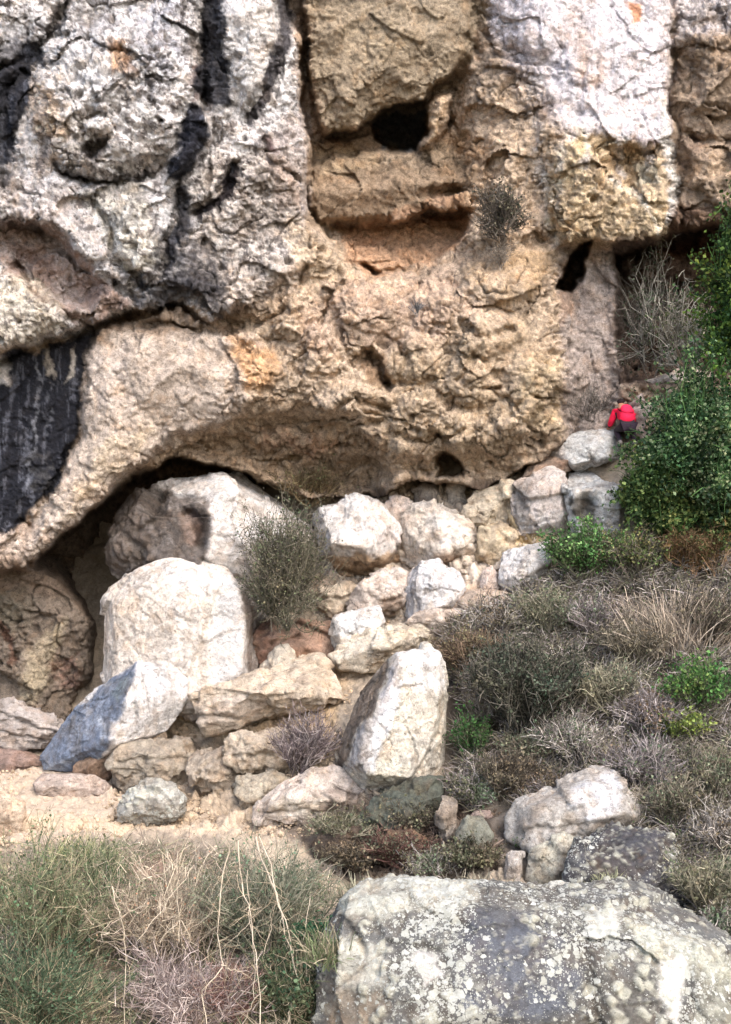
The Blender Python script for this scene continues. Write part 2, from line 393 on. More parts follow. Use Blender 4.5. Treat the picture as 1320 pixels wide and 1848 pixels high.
    # carved creases (polyline, half width px, depth m)
    CR = [([(130, -20), (108, 40), (62, 90), (20, 118), (-20, 130)], 9, .55), ([(70, 70), (160, 66)], 5, .25), ([(378, -20), (372, 70), (360, 130), (372, 180)], 13, .7), ([(372, 180), (385, 240), (345, 305), (322, 340), (318, 420), (292, 490)], 10, .5), ([(425, 288), (415, 330), (385, 370), (350, 385)], 9, .5), ([(520, -20), (510, 70), (492, 150), (448, 215)], 10, .5), ([(100, 290), (130, 322), (200, 330), (270, 316), (290, 300)], 6, .5), ([(60, 100), (10, 180), (0, 270)], 15, .5),
          ([(0, 400), (70, 405), (130, 450), (200, 500), (240, 540)], 9, .4), ([(0, 500), (30, 480), (60, 520), (100, 560), (160, 590)], 7, .4), ([(160, 600), (230, 570), (300, 585), (370, 590), (430, 600)], 9, .5), ([(420, 600), (440, 640), (500, 610)], 7, .25), ([(210, 470), (262, 520), (300, 500)], 6, .3), ([(480, 240), (490, 290), (540, 330)], 7, .3), ([(168, 340), (205, 450), (250, 500)], 5, .3),
          ([(640, 655), (670, 640), (690, 665), (700, 690)], 9, .8), ([(830, 590), (870, 605), (920, 598)], 6, .4), ([(640, 770), (700, 755), (760, 770)], 5, .3), ([(890, 710), (930, 740), (950, 715), (1000, 712)], 5, .35), ([(600, 740), (650, 720), (700, 735)], 5, .3), ([(860, 640), (820, 690), (900, 700)], 5, .3), ([(780, 770), (810, 790), (850, 780), (880, 830)], 6, .35), ([(700, 600), (740, 640), (720, 690)], 5, .25), ([(600, 520), (580, 580), (600, 640)], 6, .25),
          ([(465, 590), (520, 560), (545, 480)], 6, .3), ([(880, 60), (890, 90)], 8, .4), ([(770, 270), (800, 235), (815, 215)], 6, .5), ([(985, 300), (990, 360), (1000, 420)], 4, .12), ([(1060, 100), (1040, 230)], 5, .15), ([(860, 115), (840, 60)], 6, .3), ([(1210, 100), (1212, 300)], 5, .3), ([(1235, 240), (1260, 250), (1330, 255)], 7, .4),
          ([(0, 1130), (25, 1180)], 5, .3), ([(1066, 640), (1068, 680)], 3, .15)]
    for pts, wd, dp in CR:
        ix = on_box(uw, vw, pts, wd * 3); d, t = line_d(uw[ix], vw[ix], pts)
        D[ix] += dp * .62 * np.exp(-(d / wd) ** 2) * (1 - .3 * np.cos(t * 9))
    # medium relief in depth
    P = at(u, v, D)
    wk = P + .5 * np.stack([perlin(P, .8, 61), perlin(P, .8, 62), perlin(P, .8, 63)], -1)
    D += -.22 * ridged(wk, .45, 3, 5)
    fa, ea = facets(wk * np.array([1, 1, 1.3]), .8, 2)
    calm = np.zeros(u.shape)                     # places with smoother rock
    for poly in [[(555, -50), (860, -50), (840, 110), (765, 180), (600, 230)], [(150, 620), (300, 590), (420, 620), (420, 720), (250, 830), (100, 960), (60, 960), (140, 800)], [(900, -50), (1206, -50), (1206, 250), (1000, 240)], [(400, 0), (510, 0), (480, 180), (430, 200)], [(-50, 640), (150, 610), (140, 800), (20, 960), (-50, 960)], [(560, 300), (850, 300), (780, 360), (580, 400)], [(1020, 460), (1110, 460), (1110, 780), (1020, 780)]]:
        ix = on_box(uw, vw, poly, 40); calm[ix] = np.maximum(calm[ix], sstep(-20, 25, poly_sd(uw[ix], vw[ix], poly)))
    act = 1 - .62 * calm
    D += act * (.15 * fa)
    Pg = at(u, v, D).reshape(sh + (3,)); n = grid_normals(Pg, 10).reshape(-1, 3); P = Pg.reshape(-1, 3)
    G0 = np.linalg.norm(np.gradient(Pg, axis=1), axis=-1).ravel() + np.linalg.norm(np.gradient(Pg, axis=0), axis=-1).ravel()
    stv = 1 - .85 * sstep(.08, .17, G0)      # stretched faces stay calm
    stv = np.where((u < -30) | (u > 1350) | (v < -30) | (v > 1410), .3, stv)
    wk = P + .12 * np.stack([perlin(P, 3.1, 71), perlin(P, 3.1, 72), perlin(P, 3.1, 73)], -1)
    fb, eb = facets(wk * np.array([1, 1, 1.3]), 2.1, 5); fc, ec = facets(wk, 5.5, 6)
    sl = sstep(-.15, .25, fbm(P, .55, 3, 222))
    fr = fbm(wk, 4.5, 4, 33, .62); rd = ridged(wk, 2.2, 4, 50, .6)
    f9, e9 = facets(wk, 10.5, 9); vary = .5 + .8 * sstep(-.3, .3, fbm(P, .7, 2, 321))
    fd, _ = facets(wk, 7.5, 19, 1.0)
    disp = act * vary * (.02 * fd + .04 * rd + .06 * fr + .055 * fb * (.5 + .5 * sl) + .042 * fc + .022 * f9 + .045 * fbm(P, 11, 3, 77, .7))
    k1 = 1 - sstep(.0, .05, np.abs(perlin(wk, 1.3, 91)) + .25 * np.clip(perlin(P, .9, 92), 0, 1))
    disp -= .10 * k1 * act
    h1, h2, hid = worley(wk, 3.2, 12); pit = sstep(.36, .12, h1) * (hid % 6 == 0)
    q1, q2, qid = worley(wk, 7.5, 14); pit2 = sstep(.36, .15, q1) * (qid % 7 == 0)
    disp -= (.13 * pit + .06 * pit2) * act
    disp *= stv
    P = P + n * disp[:, None]
    # ---------------- colour
    C = np.tile(lin((178, 156, 134)), (len(u), 1))
    WH = (214, 209, 208); BK = (30, 31, 39); TAN = (184, 156, 124); BRN = (128, 106, 84)
    pt = [
        ([(430, 540), (560, 480), (680, 500), (860, 470), (1000, 440), (1040, 560), (1035, 800), (940, 870), (640, 900), (400, 850), (300, 830), (440, 740)], (188, 166, 142), 1, 25, 0),
        ([(600, 500), (820, 490), (860, 560), (760, 640), (560, 640), (540, 560)], (196, 168, 146), .8, 30, .5, 1.6),
        ([(640, 640), (960, 560), (1010, 700), (900, 820), (700, 820)], (176, 154, 126), .7, 40, .4, 1.4),
        ([(860, 420), (990, 420), (1000, 520), (900, 560), (840, 500)], (176, 140, 92), .6, 25, .5, 1.6),
        ([(930, 640), (1030, 640), (1010, 790), (930, 760)], (188, 166, 132), .7, 20, .4),
        ([(860, 120), (1000, 180), (1000, 330), (960, 440), (860, 460), (800, 400), (800, 200)], (198, 174, 148), .9, 30, .3, 1.8),
        ([(790, 240), (880, 240), (900, 330), (830, 400), (790, 320)], (186, 148, 108), .7, 20, .4),
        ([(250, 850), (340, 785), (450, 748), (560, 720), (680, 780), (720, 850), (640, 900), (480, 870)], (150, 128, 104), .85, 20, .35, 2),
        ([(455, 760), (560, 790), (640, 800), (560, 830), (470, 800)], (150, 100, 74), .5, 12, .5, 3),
        # upper left mass: white with grey
        (([(-700, -900), (520, -900), (520, 0), (545, 150), (556, 330), (560, 400), (500, 500), (440, 548), (380, 580), (320, 552), (240, 560), (170, 596), (60, 622), (-700, 690)]), (206, 201, 199), 1, 8, 0),
        ([(380, 280), (470, 250), (555, 300), (560, 400), (640, 480), (560, 500), (470, 560), (360, 570), (330, 470)], (178, 164, 152), .8, 25, .4, 2.2),
        ([(470, 260), (550, 180), (560, 400), (500, 380)], (150, 130, 118), .7, 15, .4, 2),
        ([(500, 400), (560, 395), (660, 495), (600, 520), (530, 470)], (190, 168, 140), .8, 18, .2),
        ([(-50, 400), (90, 395), (190, 500), (240, 545), (170, 590), (60, 550), (0, 490)], (136, 110, 96), .85, 16, .4, 2.2),
        ([(-50, 500), (60, 495), (130, 575), (60, 620), (-50, 640)], (190, 178, 158), .8, 12, .3),
        ([(60, 140), (110, 170), (120, 250), (60, 240), (40, 180)], (214, 186, 158), .8, 14, .3),
        ([(185, 80), (230, 85), (245, 130), (200, 130)], (202, 158, 118), .85, 10, .3, 4),
        ([(250, 40), (330, 20), (340, 120), (300, 200), (250, 190)], (186, 186, 194), .6, 20, .5, 3),
        ([(120, 0), (300, 0), (300, 60), (150, 60)], (196, 190, 188), .6, 20, .5, 3),
        ([(90, 230), (130, 200), (200, 180), (210, 260), (160, 300), (100, 290)], (170, 146, 112), .45, 12, .4, 3),
        ([(330, 60), (372, 80), (368, 160), (340, 150)], (120, 96, 76), .6, 10, .4, 4),
        ([(395, 40), (512, -20), (505, 90), (480, 170), (440, 212), (420, 150)], (216, 210, 206), .95, 8, .1),
        ([(150, 335), (268, 330), (290, 470), (240, 500), (180, 420)], (208, 200, 184), .8, 12, .3),
        ([(200, 345), (270, 335), (285, 380), (230, 390)], (96, 90, 86), .55, 10, .8, 6),
        ([(0, 300), (140, 330), (210, 470), (100, 400), (0, 390)], (190, 176, 170), .7, 20, .5, 3),
        ([(250, 490), (400, 500), (420, 580), (330, 550), (240, 555)], (78, 74, 74), .85, 14, .8, 4),
        ([(290, 420), (380, 430), (400, 540), (300, 520)], (60, 58, 62), .8, 14, .8, 5),
        ([(0, 0), (110, 0), (60, 80), (0, 100)], (196, 194, 198), .7, 14, .3),
        ([(540, 0), (560, 160), (590, 260), (556, 330), (535, 180), (520, 40)], (156, 130, 108), .6, 8, .4),
        ([(-40, 90), (30, 60), (60, 90), (50, 170), (34, 240), (26, 330), (-40, 380)], (52, 52, 60), .8, 10, .55, 4),
        ([(255, 440), (420, 470), (400, 560), (250, 540)], (56, 54, 58), .7, 14, .8, 4),
        ([(420, 330), (470, 300), (520, 380), (470, 450), (420, 420)], (96, 86, 80), .6, 14, .8, 4),
        ([(190, 330), (270, 330), (300, 400), (270, 480), (200, 400)], (88, 84, 84), .55, 10, .85, 4),
        ([(230, 10), (350, 0), (340, 90), (300, 150), (240, 90)], (128, 128, 140), .6, 18, .7, 4),
        ([(90, 20), (230, -20), (200, 60), (110, 90)], (120, 116, 118), .6, 14, .75, 4),
        ([(350, 120), (372, 100), (372, 180), (345, 190)], (110, 72, 56), .7, 8, .4, 4),
        ([(60, 230), (110, 240), (120, 300), (70, 320)], (196, 168, 142), .7, 14, .4, 3),
        # flange
        ([(150, 610), (240, 570), (330, 560), (420, 590), (470, 620), (450, 740), (335, 785), (250, 842), (108, 980), (44, 1036), (-700, 1060), (-700, 960), (50, 945), (112, 860), (142, 790)], (192, 176, 162), .95, 12, .1),
        ([(160, 600), (250, 565), (330, 555), (430, 590), (420, 615), (250, 600), (170, 620)], (132, 108, 84), .75, 10, .4, 3),  # shadow line under the upper left overhang, painted in brown
        ([(290, 590), (400, 600), (410, 680), (300, 720), (260, 700)], (168, 152, 138), .6, 20, .7, 4),
        ([(150, 640), (230, 620), (230, 700), (160, 760)], (204, 190, 182), .6, 18, .3),
        ([(180, 790), (300, 760), (240, 840), (140, 930), (110, 930)], (196, 174, 140), .6, 16, .4),
        ([(415, 600), (470, 620), (510, 650), (500, 690), (450, 720), (430, 680)], (206, 158, 108), .8, 16, .3, 3),
        ([(-40, 960), (60, 940), (100, 970), (40, 1030), (-40, 1040)], (150, 130, 116), .6, 12, .4, 4),
        # black panel
        ([(-700, 700), (-40, 660), (40, 625), (62, 640), (110, 615), (165, 600), (158, 680), (144, 790), (112, 860), (70, 915), (20, 965), (-700, 990)], BK, 1, 7, .06, 3),
        ([(-10, 640), (25, 655), (15, 700), (-10, 700)], (200, 194, 190), .9, 6, .1),
        ([(80, 630), (92, 630), (92, 680), (82, 680)], (170, 160, 148), .8, 5, .4, 6),
        ([(130, 625), (142, 620), (132, 680), (122, 700)], (176, 168, 158), .85, 4, .3, 6),
        ([(64, 650), (70, 740), (58, 800), (54, 870)], (120, 122, 130), .75, 4, .75, 7, 4),
        ([(88, 690), (90, 760), (84, 800)], (110, 112, 120), .6, 3, .75, 7, 3),
        ([(50, 820), (90, 810), (95, 870), (60, 900)], (96, 94, 94), .5, 8, .6, 5),
        # recess contents
        ([(524, -900), (548, 0), (562, 150), (590, 250), (765, 190), (850, 115), (880, 20), (880, -900)], (156, 140, 118), .95, 14, 0),
        ([(600, 20), (700, 10), (780, 60), (740, 120), (620, 130)], (156, 138, 112), .6, 30, .4, 2),
        ([(560, 250), (620, 235), (770, 260), (860, 290), (860, 345), (700, 392), (640, 405), (560, 405)], (134, 114, 92), .9, 10, .1),
        ([(570, 270), (680, 255), (680, 300), (580, 320)], (168, 146, 114), .6, 12, .4, 3),
        ([(680, 275), (800, 262), (860, 290), (780, 305), (690, 305)], (174, 156, 132), .6, 12, .4, 3),
        ([(700, 375), (850, 345), (850, 372), (700, 400)], (150, 108, 76), .7, 8, .3),
        ([(600, 408), (700, 398), (850, 372), (840, 430), (780, 480), (680, 500), (630, 470)], (182, 144, 112), .9, 10, .2, 3),
        ([(605, 410), (700, 402), (690, 440), (640, 470)], (160, 118, 88), .6, 12, .5, 4),
        ([(770, 190), (805, 170), (815, 190), (790, 250), (770, 260)], (206, 176, 142), .9, 6, .1),
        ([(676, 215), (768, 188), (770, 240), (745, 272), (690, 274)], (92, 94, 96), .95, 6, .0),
        ([(588, 250), (640, 236), (690, 212), (690, 270), (610, 268)], (110, 84, 60), .7, 8, .2),  # this and the grey hole patch paint in the shadow below the bulge
        # right mass
        ([(870, -900), (1210, -900), (1210, 160), (1206, 262), (1150, 255), (1075, 235), (1020, 262), (1000, 200), (960, 160), (920, 120), (880, 40)], (222, 214, 218), 1, 16, .15, 1.6),
        ([(1010, 0), (1050, 0), (1060, 130), (1030, 150)], (206, 184, 172), .7, 12, .4),
        ([(1020, 40), (1080, 60), (1110, 120), (1060, 180), (1040, 120)], (206, 172, 150), .6, 16, .4),
        ([(1126, 0), (1150, 0), (1152, 40), (1136, 45)], (206, 140, 96), .9, 6, .2),
        ([(880, 60), (960, 90), (1020, 180), (1000, 240), (930, 200)], (196, 176, 164), .6, 20, .5, 3),
        ([(1000, 270), (1080, 240), (1190, 262), (1215, 420), (1060, 440), (1000, 440), (985, 340)], (206, 182, 146), .9, 14, .2, 2),
        ([(1100, 260), (1190, 262), (1180, 320), (1130, 340), (1090, 300)], (170, 140, 108), .6, 10, .5, 4),
        ([(1195, 180), (1206, 250), (1212, 330), (1214, 400)], (236, 230, 222), .95, 5, .1, 4, 9),
        ([(985, 300), (990, 400), (1010, 440)], (222, 210, 190), .7, 4, .3, 4, 5),
        ([(1060, 220), (1056, 300)], (224, 216, 214), .8, 8, .4, 4, 9), ([(1110, 230), (1120, 290), (1116, 330)], (222, 212, 208), .7, 7, .5, 4, 7), ([(1160, 240), (1166, 310)], (222, 214, 212), .8, 7, .4, 4, 9), ([(1020, 240), (1010, 320), (1015, 380)], (214, 200, 186), .7, 9, .5, 4, 9), ([(960, 150), (975, 260), (985, 340)], (212, 200, 190), .7, 10, .5, 4, 11), ([(1195, 0), (1212, 120), (1206, 240)], (200, 186, 180), .6, 12, .4, 3, 14),
        ([(1100, 320), (1150, 350), (1190, 420)], (226, 214, 196), .8, 5, .4, 4, 6),
        ([(1140, 300), (1180, 290), (1190, 330), (1160, 345)], (206, 204, 186), .7, 7, .1),
        ([(1030, 230), (1060, 225), (1070, 270), (1040, 290)], (206, 190, 130), .5, 8, .2),
        ([(1212, -50), (1330, -50), (2000, 0), (2000, 420), (1280, 400), (1222, 420)], (158, 138, 118), .95, 8, .1),
        ([(1210, -50), (1330, -50), (1330, 60), (1220, 70)], (206, 198, 198), .8, 18, .4, 3),
        ([(1270, 270), (1330, 260), (1330, 330), (1270, 320)], (186, 160, 132), .7, 10, .2),
        ([(1225, 240), (1290, 245), (1250, 300), (1225, 320)], (96, 72, 62), .6, 10, .4, 4),
        ([(1212, 370), (1330, 370), (1330, 420), (1212, 420)], (110, 82, 64), .8, 10, .3, 4),
        ([(1005, 450), (1118, 446), (1120, 800), (1015, 800)], (160, 148, 142), .9, 12, .3, 3),
        ([(1008, 470), (1040, 470), (1035, 560), (1008, 600)], (160, 126, 98), .7, 10, .3),
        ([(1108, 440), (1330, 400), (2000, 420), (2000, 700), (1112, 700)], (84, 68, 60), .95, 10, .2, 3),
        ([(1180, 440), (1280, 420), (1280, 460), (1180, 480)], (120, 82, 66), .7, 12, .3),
        ([(1110, 470), (1200, 500), (1160, 600), (1115, 600)], (130, 122, 116), .6, 16, .5, 4),
        # cave
        ([(-700, 1030), (60, 1010), (250, 850), (560, 900), (940, 860), (1010, 800), (2000, 770), (2000, 1720), (-700, 1720)], (110, 94, 80), .95, 8, 0),  # shade of the deep hollow, painted in as dark brown
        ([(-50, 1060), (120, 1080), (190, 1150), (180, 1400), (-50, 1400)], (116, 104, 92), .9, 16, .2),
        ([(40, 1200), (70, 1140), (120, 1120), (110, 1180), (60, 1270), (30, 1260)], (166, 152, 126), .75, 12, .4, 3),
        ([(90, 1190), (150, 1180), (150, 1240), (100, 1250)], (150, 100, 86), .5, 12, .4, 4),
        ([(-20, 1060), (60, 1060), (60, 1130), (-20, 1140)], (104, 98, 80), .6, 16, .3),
        ([(0, 1130), (20, 1160), (25, 1200)], (96, 60, 44), .8, 3, .1, 4, 6),
        # black creases and stains
        ([(45, 60), (78, 70), (78, 110), (60, 125), (55, 170), (30, 230), (22, 290), (-30, 300), (-30, 120), (20, 118)], BK, .97, 6, .1, 5),
        ([(60, 100), (115, 118), (70, 118)], BK, .9, 4, .1),
        ([(132, -20), (112, 40), (80, 75)], BK, .85, 5, .5, 5, 7), ([(90, 60), (165, 60)], BK, .7, 4, .6, 6, 6),
        ([(372, -20), (414, -20), (404, 60), (400, 95), (418, 110), (424, 150), (415, 190), (385, 195), (350, 150), (362, 110), (360, 50)], BK, .97, 6, .12, 6),
        ([(345, 185), (378, 200), (378, 250), (350, 300), (315, 328), (295, 320), (298, 295), (320, 265), (322, 215)], (34, 34, 42), 1, 6, .1, 6),
        ([(310, 330), (345, 340), (345, 400), (332, 440), (310, 480), (288, 500), (300, 440), (318, 390)], (40, 39, 45), .97, 8, .2, 5),
        ([(410, 290), (434, 290), (430, 330), (395, 375), (352, 395), (350, 378), (395, 345)], (40, 34, 36), 1, 5, .1, 6),
        ([(518, -20), (508, 80), (490, 150), (455, 210)], (62, 58, 62), .95, 6, .3, 5, 13),
        ([(100, 296), (135, 322), (200, 330), (268, 318), (280, 290)], BK, .8, 4, .3, 6, 6),
        ([(165, 340), (200, 430), (235, 500), (262, 520)], BK, .6, 3, .5, 6, 5),
        ([(150, 262), (196, 258), (190, 290), (158, 292)], (50, 40, 36), .9, 4, .1),
        ([(475, 235), (492, 240), (500, 290), (480, 270)], (90, 60, 60), .8, 6, .2),
        ([(125, 612), (165, 598), (160, 640)], BK, .8, 5, .4, 6, 6),
        ([(0, 500), (30, 480), (60, 520), (100, 560), (160, 590)], (90, 66, 50), .7, 4, .5, 6, 6),
        ([(0, 440), (50, 440), (100, 470), (60, 480)], (92, 62, 44), .7, 8, .4, 5),
        ([(195, 90), (225, 100), (250, 130)], (90, 60, 40), .8, 2, .3, 6, 3),
        ([(640, 650), (690, 640), (705, 660), (690, 690), (660, 685)], (116, 84, 54), .8, 6, .1),
        ([(1205, 180), (1216, 280)], (80, 60, 56), .7, 3, .3, 6, 4),
        ([(1140, 250), (1195, 255)], (100, 60, 50), .7, 2, .3, 6, 4),
    ]
    C = paint(C, P, u, v, pt)
    gy = C.mean(1, keepdims=True); C = C * .92 + gy * .08; C *= (1 + .10 * sstep(700, 500, u) * sstep(600, 500, v))[:, None]
    # vertical run-off streaks
    sk_ = fbm(P * np.array([1, 1, .1]), 5.0, 4, 404, .65); m = sstep(.08, .3, sk_) * sstep(.35, .6, C.mean(1)) * .35
    C = C * (1 - m[:, None]) + lin((128, 118, 114)) * m[:, None]
    m = sstep(.10, .3, fbm(P * np.array([1, 1, .12]), 6.0, 4, 408, .65)) * sstep(.06, .03, gy[:, 0]) * .5
    C = C * (1 - m[:, None]) + lin((104, 106, 116)) * m[:, None]
    # dark grey biofilm speckle over the pale rock
    lum = C.mean(1)
    n1 = fbm(P, 5.5, 4, 120, .7); n0 = fbm(P, 1.1, 3, 125)
    ulm = sstep(700, 420, u) * sstep(640, 560, v)
    m = sstep(.12 - .03 * ulm, .22 - .04 * ulm, n1 + .35 * n0) * (1 - calm * .6) * (.55 + .22 * ulm) * sstep(.25, .5, lum)
    C = C * (1 - m[:, None]) + lin((86, 78, 76)) * m[:, None]
    m = sstep(.12, .3, fbm(P, 3.1, 4, 130, .65)) * .4
    C = C * (1 - m[:, None]) + C * np.array([1.0, .84, .68]) * m[:, None]
    m = sstep(.14, .3, fbm(P, 7.5, 3, 140, .7)) * .5 * sstep(.1, .25, lum)
    C = C * (1 - m[:, None]) + np.clip(C * 1.5, 0, .8) * m[:, None]
    C *= (1 - .35 * k1 * act)[:, None]
    C *= (1 - (.45 * pit + .5 * pit2) * (.4 + .6 * act))[:, None]
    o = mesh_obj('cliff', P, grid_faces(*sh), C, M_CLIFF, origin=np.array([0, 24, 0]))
    tag(o, 'weathered limestone cliff with black stains, hollows and an undercut foot', None, None, 'structure')
build_cliff()

# ------------------------------------------------------------------ THE GROUND
GC = np.array([(-700, 1340, 24.2), (-400, 1360, 24.0), (0, 1372, 23.9), (120, 1392, 23.4), (0, 1440, 22.2), (0, 1500, 20.9), (200, 1495, 20.9), (-500, 1500, 20.9), (200, 1300, 24.6), (250, 1420, 22.6), (320, 1495, 20.9), (430, 1310, 23.2), (330, 1300, 23.9), (560, 1240, 23.4), (600, 1320, 22.1), (500, 1400, 21.6), (470, 1485, 20.8), (780, 1140, 23.5), (700, 1040, 24.5), (640, 960, 25.2), (760, 900, 25.6), (900, 885, 25.4), (560, 1000, 25.5), (420, 1000, 27.0), (300, 1150, 26.0), (1000, 830, 25.4), (950, 960, 24.3), (1060, 950, 24.0), (1130, 790, 24.9), (1320, 740, 25.2), (2000, 650, 26.0), (1320, 950, 23.6), (1100, 1100, 22.8), (900, 1080, 23.6), (850, 1160, 22.6), (900, 1300, 21.6), (1320, 1250, 21.2), (750, 1440, 20.4), (560, 1510, 20.2), (650, 1560, 19.6), (900, 1500, 19.4), (1250, 1500, 18.9), (1000, 1650, 17.6), (0, 1600, 19.3), (300, 1600, 19.0), (470, 1540, 19.5), (0, 1848, 16.8), (300, 1848, 16.5), (660, 1848, 16.0), (1320, 1848, 16.0), (-500, 2300, 13), (660, 2300, 12.8), (1800, 2300, 13), (2000, 1250, 21.2), (-700, 1600, 19.3), (2000, 1800, 16.4)], float)
def tps_fit(C, lam=1e-4):
    X = C[:, :2] / 1000.; n = len(X)
    r2 = ((X[:, None] - X[None]) ** 2).sum(-1); Kk = .5 * r2 * np.log(r2 + 1e-12)
    A = np.zeros((n + 3, n + 3)); A[:n, :n] = Kk + lam * np.eye(n)
    A[:n, n] = 1; A[:n, n + 1:] = X; A[n, :n] = 1; A[n + 1:, :n] = X.T
    return X, np.linalg.solve(A, np.concatenate([C[:, 2], [0, 0, 0]]))
GX, GW = tps_fit(GC)
def gdepth(u, v):
    u = np.asarray(u, float); v = np.asarray(v, float)
    x = u / 1000.; y = v / 1000.; r = GW[-3] + GW[-2] * x + GW[-1] * y
    for i in range(len(GX)):
        r2 = (x - GX[i, 0]) ** 2 + (y - GX[i, 1]) ** 2
        r = r + GW[i] * .5 * r2 * np.log(r2 + 1e-12)
    return r
def ground_at(u, v, sink=0.):
    D = float(gdepth(u, v)); p = at(u, v, D); p[2] -= sink; return p
GS = {}
def gsurf(u, v):
    i = np.clip(np.searchsorted(GS['v'], np.asarray(v, float)), 0, len(GS['v']) - 1); j = np.clip(np.searchsorted(GS['u'], np.asarray(u, float)), 0, len(GS['u']) - 1)
    return GS['D'][i, j]
def build_ground():
    us = axis(-700, -24, 1344, 2020, 3.1, 30); vs = axis(700, 760, 1864, 2300, 3.1, 30)
    U, Vv = np.meshgrid(us, vs); sh = U.shape; u = U.ravel(); v = Vv.ravel()
    uw, vw = warp(u, v, 10, 1 / 50., 24)
    D = gdepth(u, v)
    P = at(u, v, D)
    nn = grid_normals(P.reshape(sh + (3,))).reshape(-1, 3)
    rough = sstep(700, 900, u + .2 * (v - 1200))           # scrub slope is rougher than the sand
    wk = P + .3 * np.stack([perlin(P, 1.2, 81), perlin(P, 1.2, 82), perlin(P, 1.2, 83)], -1)
    f1, f2, idc = worley(wk, 2.3, 8); g1, g2, gid = worley(wk, 6.5, 9)
    d = .16 * fbm(wk, .8, 4, 3) + (.06 + .06 * rough) * ridged(wk, 2., 3, 6) + .05 * fbm(wk, 8, 3, 15, .6)
    lump = .09 * np.clip(.45 - f1, 0, 1) * 2 * ((idc % 3) == 0) + .05 * np.clip(.4 - g1, 0, 1) * 2 * ((gid % 3) == 0)
    led = np.zeros(len(u))
    for poly in ([(180, 1330), (330, 1300), (640, 1300), (640, 1400), (480, 1490), (200, 1490)], [(560, 890), (1010, 850), (1020, 980), (900, 1080), (840, 1150), (590, 1180)], [(300, 1240), (480, 1230), (470, 1320), (300, 1320)], [(560, 1480), (720, 1400), (920, 1440), (920, 1600), (640, 1600)]):
        led = np.maximum(led, sstep(-20, 25, poly_sd(uw, vw, poly)))
    la, le = facets(wk, 1.5, 15, 1.0); lb, lf_ = facets(wk, 3.8, 16, .9); lc_, _ = facets(wk, 9, 17, .7)
    shelf = sstep(1380, 1440, v) * (1 - sstep(600, 700, u))
    ledc = le
    lump = lump + led * (.13 * la + .075 * lb + .03 * lc_) + (1 - led) * (.02 * lb + .012 * lc_)
    P = P + nn * (d + lump)[:, None]
    GS.update(u=us, v=vs, D=P[:, 1].reshape(sh))
    C = np.tile(lin((160, 144, 124)), (len(u), 1))
    S = (206, 182, 152)
    pt = [([(-700, 1340), (100, 1370), (330, 1380), (560, 1430), (640, 1500), (560, 1520), (400, 1510), (200, 1520), (0, 1540), (-700, 1560)], (196, 174, 150), .95, 16, .15, 2),
          ([(0, 1470), (250, 1480), (420, 1500), (400, 1512), (0, 1500)], (214, 188, 154), .8, 8, .2),
          ([(290, 1300), (560, 1180), (780, 1110), (860, 1120), (700, 1190), (600, 1260), (430, 1340), (300, 1350)], (214, 188, 154), .95, 14, .1),
          ([(430, 1230), (620, 1220), (610, 1330), (420, 1320)], (188, 156, 112), .85, 12, .1),  # recess below the ramp, its shade painted in as deeper tan
          ([(200, 1330), (560, 1320), (600, 1420), (470, 1490), (220, 1490)], (172, 150, 122), .8, 16, .3, 3),
          ([(560, 900), (900, 870), (1010, 840), (1010, 990), (900, 1060), (840, 1120), (600, 1160), (560, 1050)], (212, 194, 174), .95, 14, .15, 3),
          ([(830, 880), (930, 870), (960, 950), (1000, 970), (930, 1010), (880, 990)], (212, 186, 140), .8, 14, .1),
          ([(900, 950), (970, 940), (1000, 965), (930, 985)], (216, 180, 110), .7, 12, .2),
          ([(560, 1040), (620, 1040), (620, 1100), (570, 1100)], (198, 160, 120), .7, 12, .3, 5),
          ([(860, 1060), (960, 1070), (930, 1110), (840, 1150), (800, 1110)], (176, 146, 120), .8, 10, .2),
          ([(780, 1130), (900, 1110), (1330, 1000), (2000, 1000), (2000, 1600), (1250, 1620), (900, 1560), (640, 1560), (700, 1430), (830, 1400), (800, 1200)], (112, 102, 92), .95, 18, .2, 3),
          ([(840, 1200), (1050, 1180), (1080, 1330), (860, 1330)], (84, 78, 68), .7, 20, .4, 4), ([(796, 1190), (830, 1180), (880, 1260), (880, 1400), (800, 1400)], (92, 82, 72), .9, 14, .1),  # last patch paints the shadow beside the tall slab onto the ground
          ([(870, 1290), (960, 1290), (950, 1340), (880, 1350)], (110, 82, 62), .6, 12, .4, 4),
          ([(1100, 1100), (1320, 1150), (1320, 1400), (1100, 1350)], (134, 118, 104), .6, 30, .4, 3),
          ([(1150, 930), (1330, 930), (1330, 1060), (1180, 1040)], (104, 78, 56), .8, 18, .4, 4),
          ([(500, 1480), (640, 1450), (880, 1450), (900, 1560), (640, 1590), (560, 1540)], (78, 66, 56), .9, 12, .2, 4),  # shadows of the hollow under the ledge, painted in as dark brown
          ([(640, 1500), (760, 1480), (780, 1560), (680, 1560)], (96, 60, 54), .5, 14, .4, 4),
          ([(400, 1510), (450, 1490), (520, 1505), (620, 1590), (600, 1640), (440, 1560)], (184, 166, 142), .8, 12, .2, 3),
          ([(-700, 1520), (300, 1520), (560, 1600), (640, 1900), (-700, 1900)], (128, 116, 98), .8, 30, .3, 3),
          ([(200, 1560), (330, 1540), (340, 1640), (220, 1640)], (176, 136, 112), .6, 20, .5, 4),
          ([(200, 1760), (420, 1740), (420, 1860), (200, 1860)], (166, 156, 150), .7, 24, .4, 4),
          ([(1080, 760), (1330, 700), (1330, 800), (1150, 840)], (190, 168, 156), .8, 16, .2)]
    C = paint(C, P, u, v, pt)
    m = sstep(.12, .3, fbm(P, 6, 4, 150, .7)) * .5
    C = C * (1 - m[:, None]) + C * .5 * m[:, None]
    tone = led * sstep(-.3, .4, lb + .5 * la)
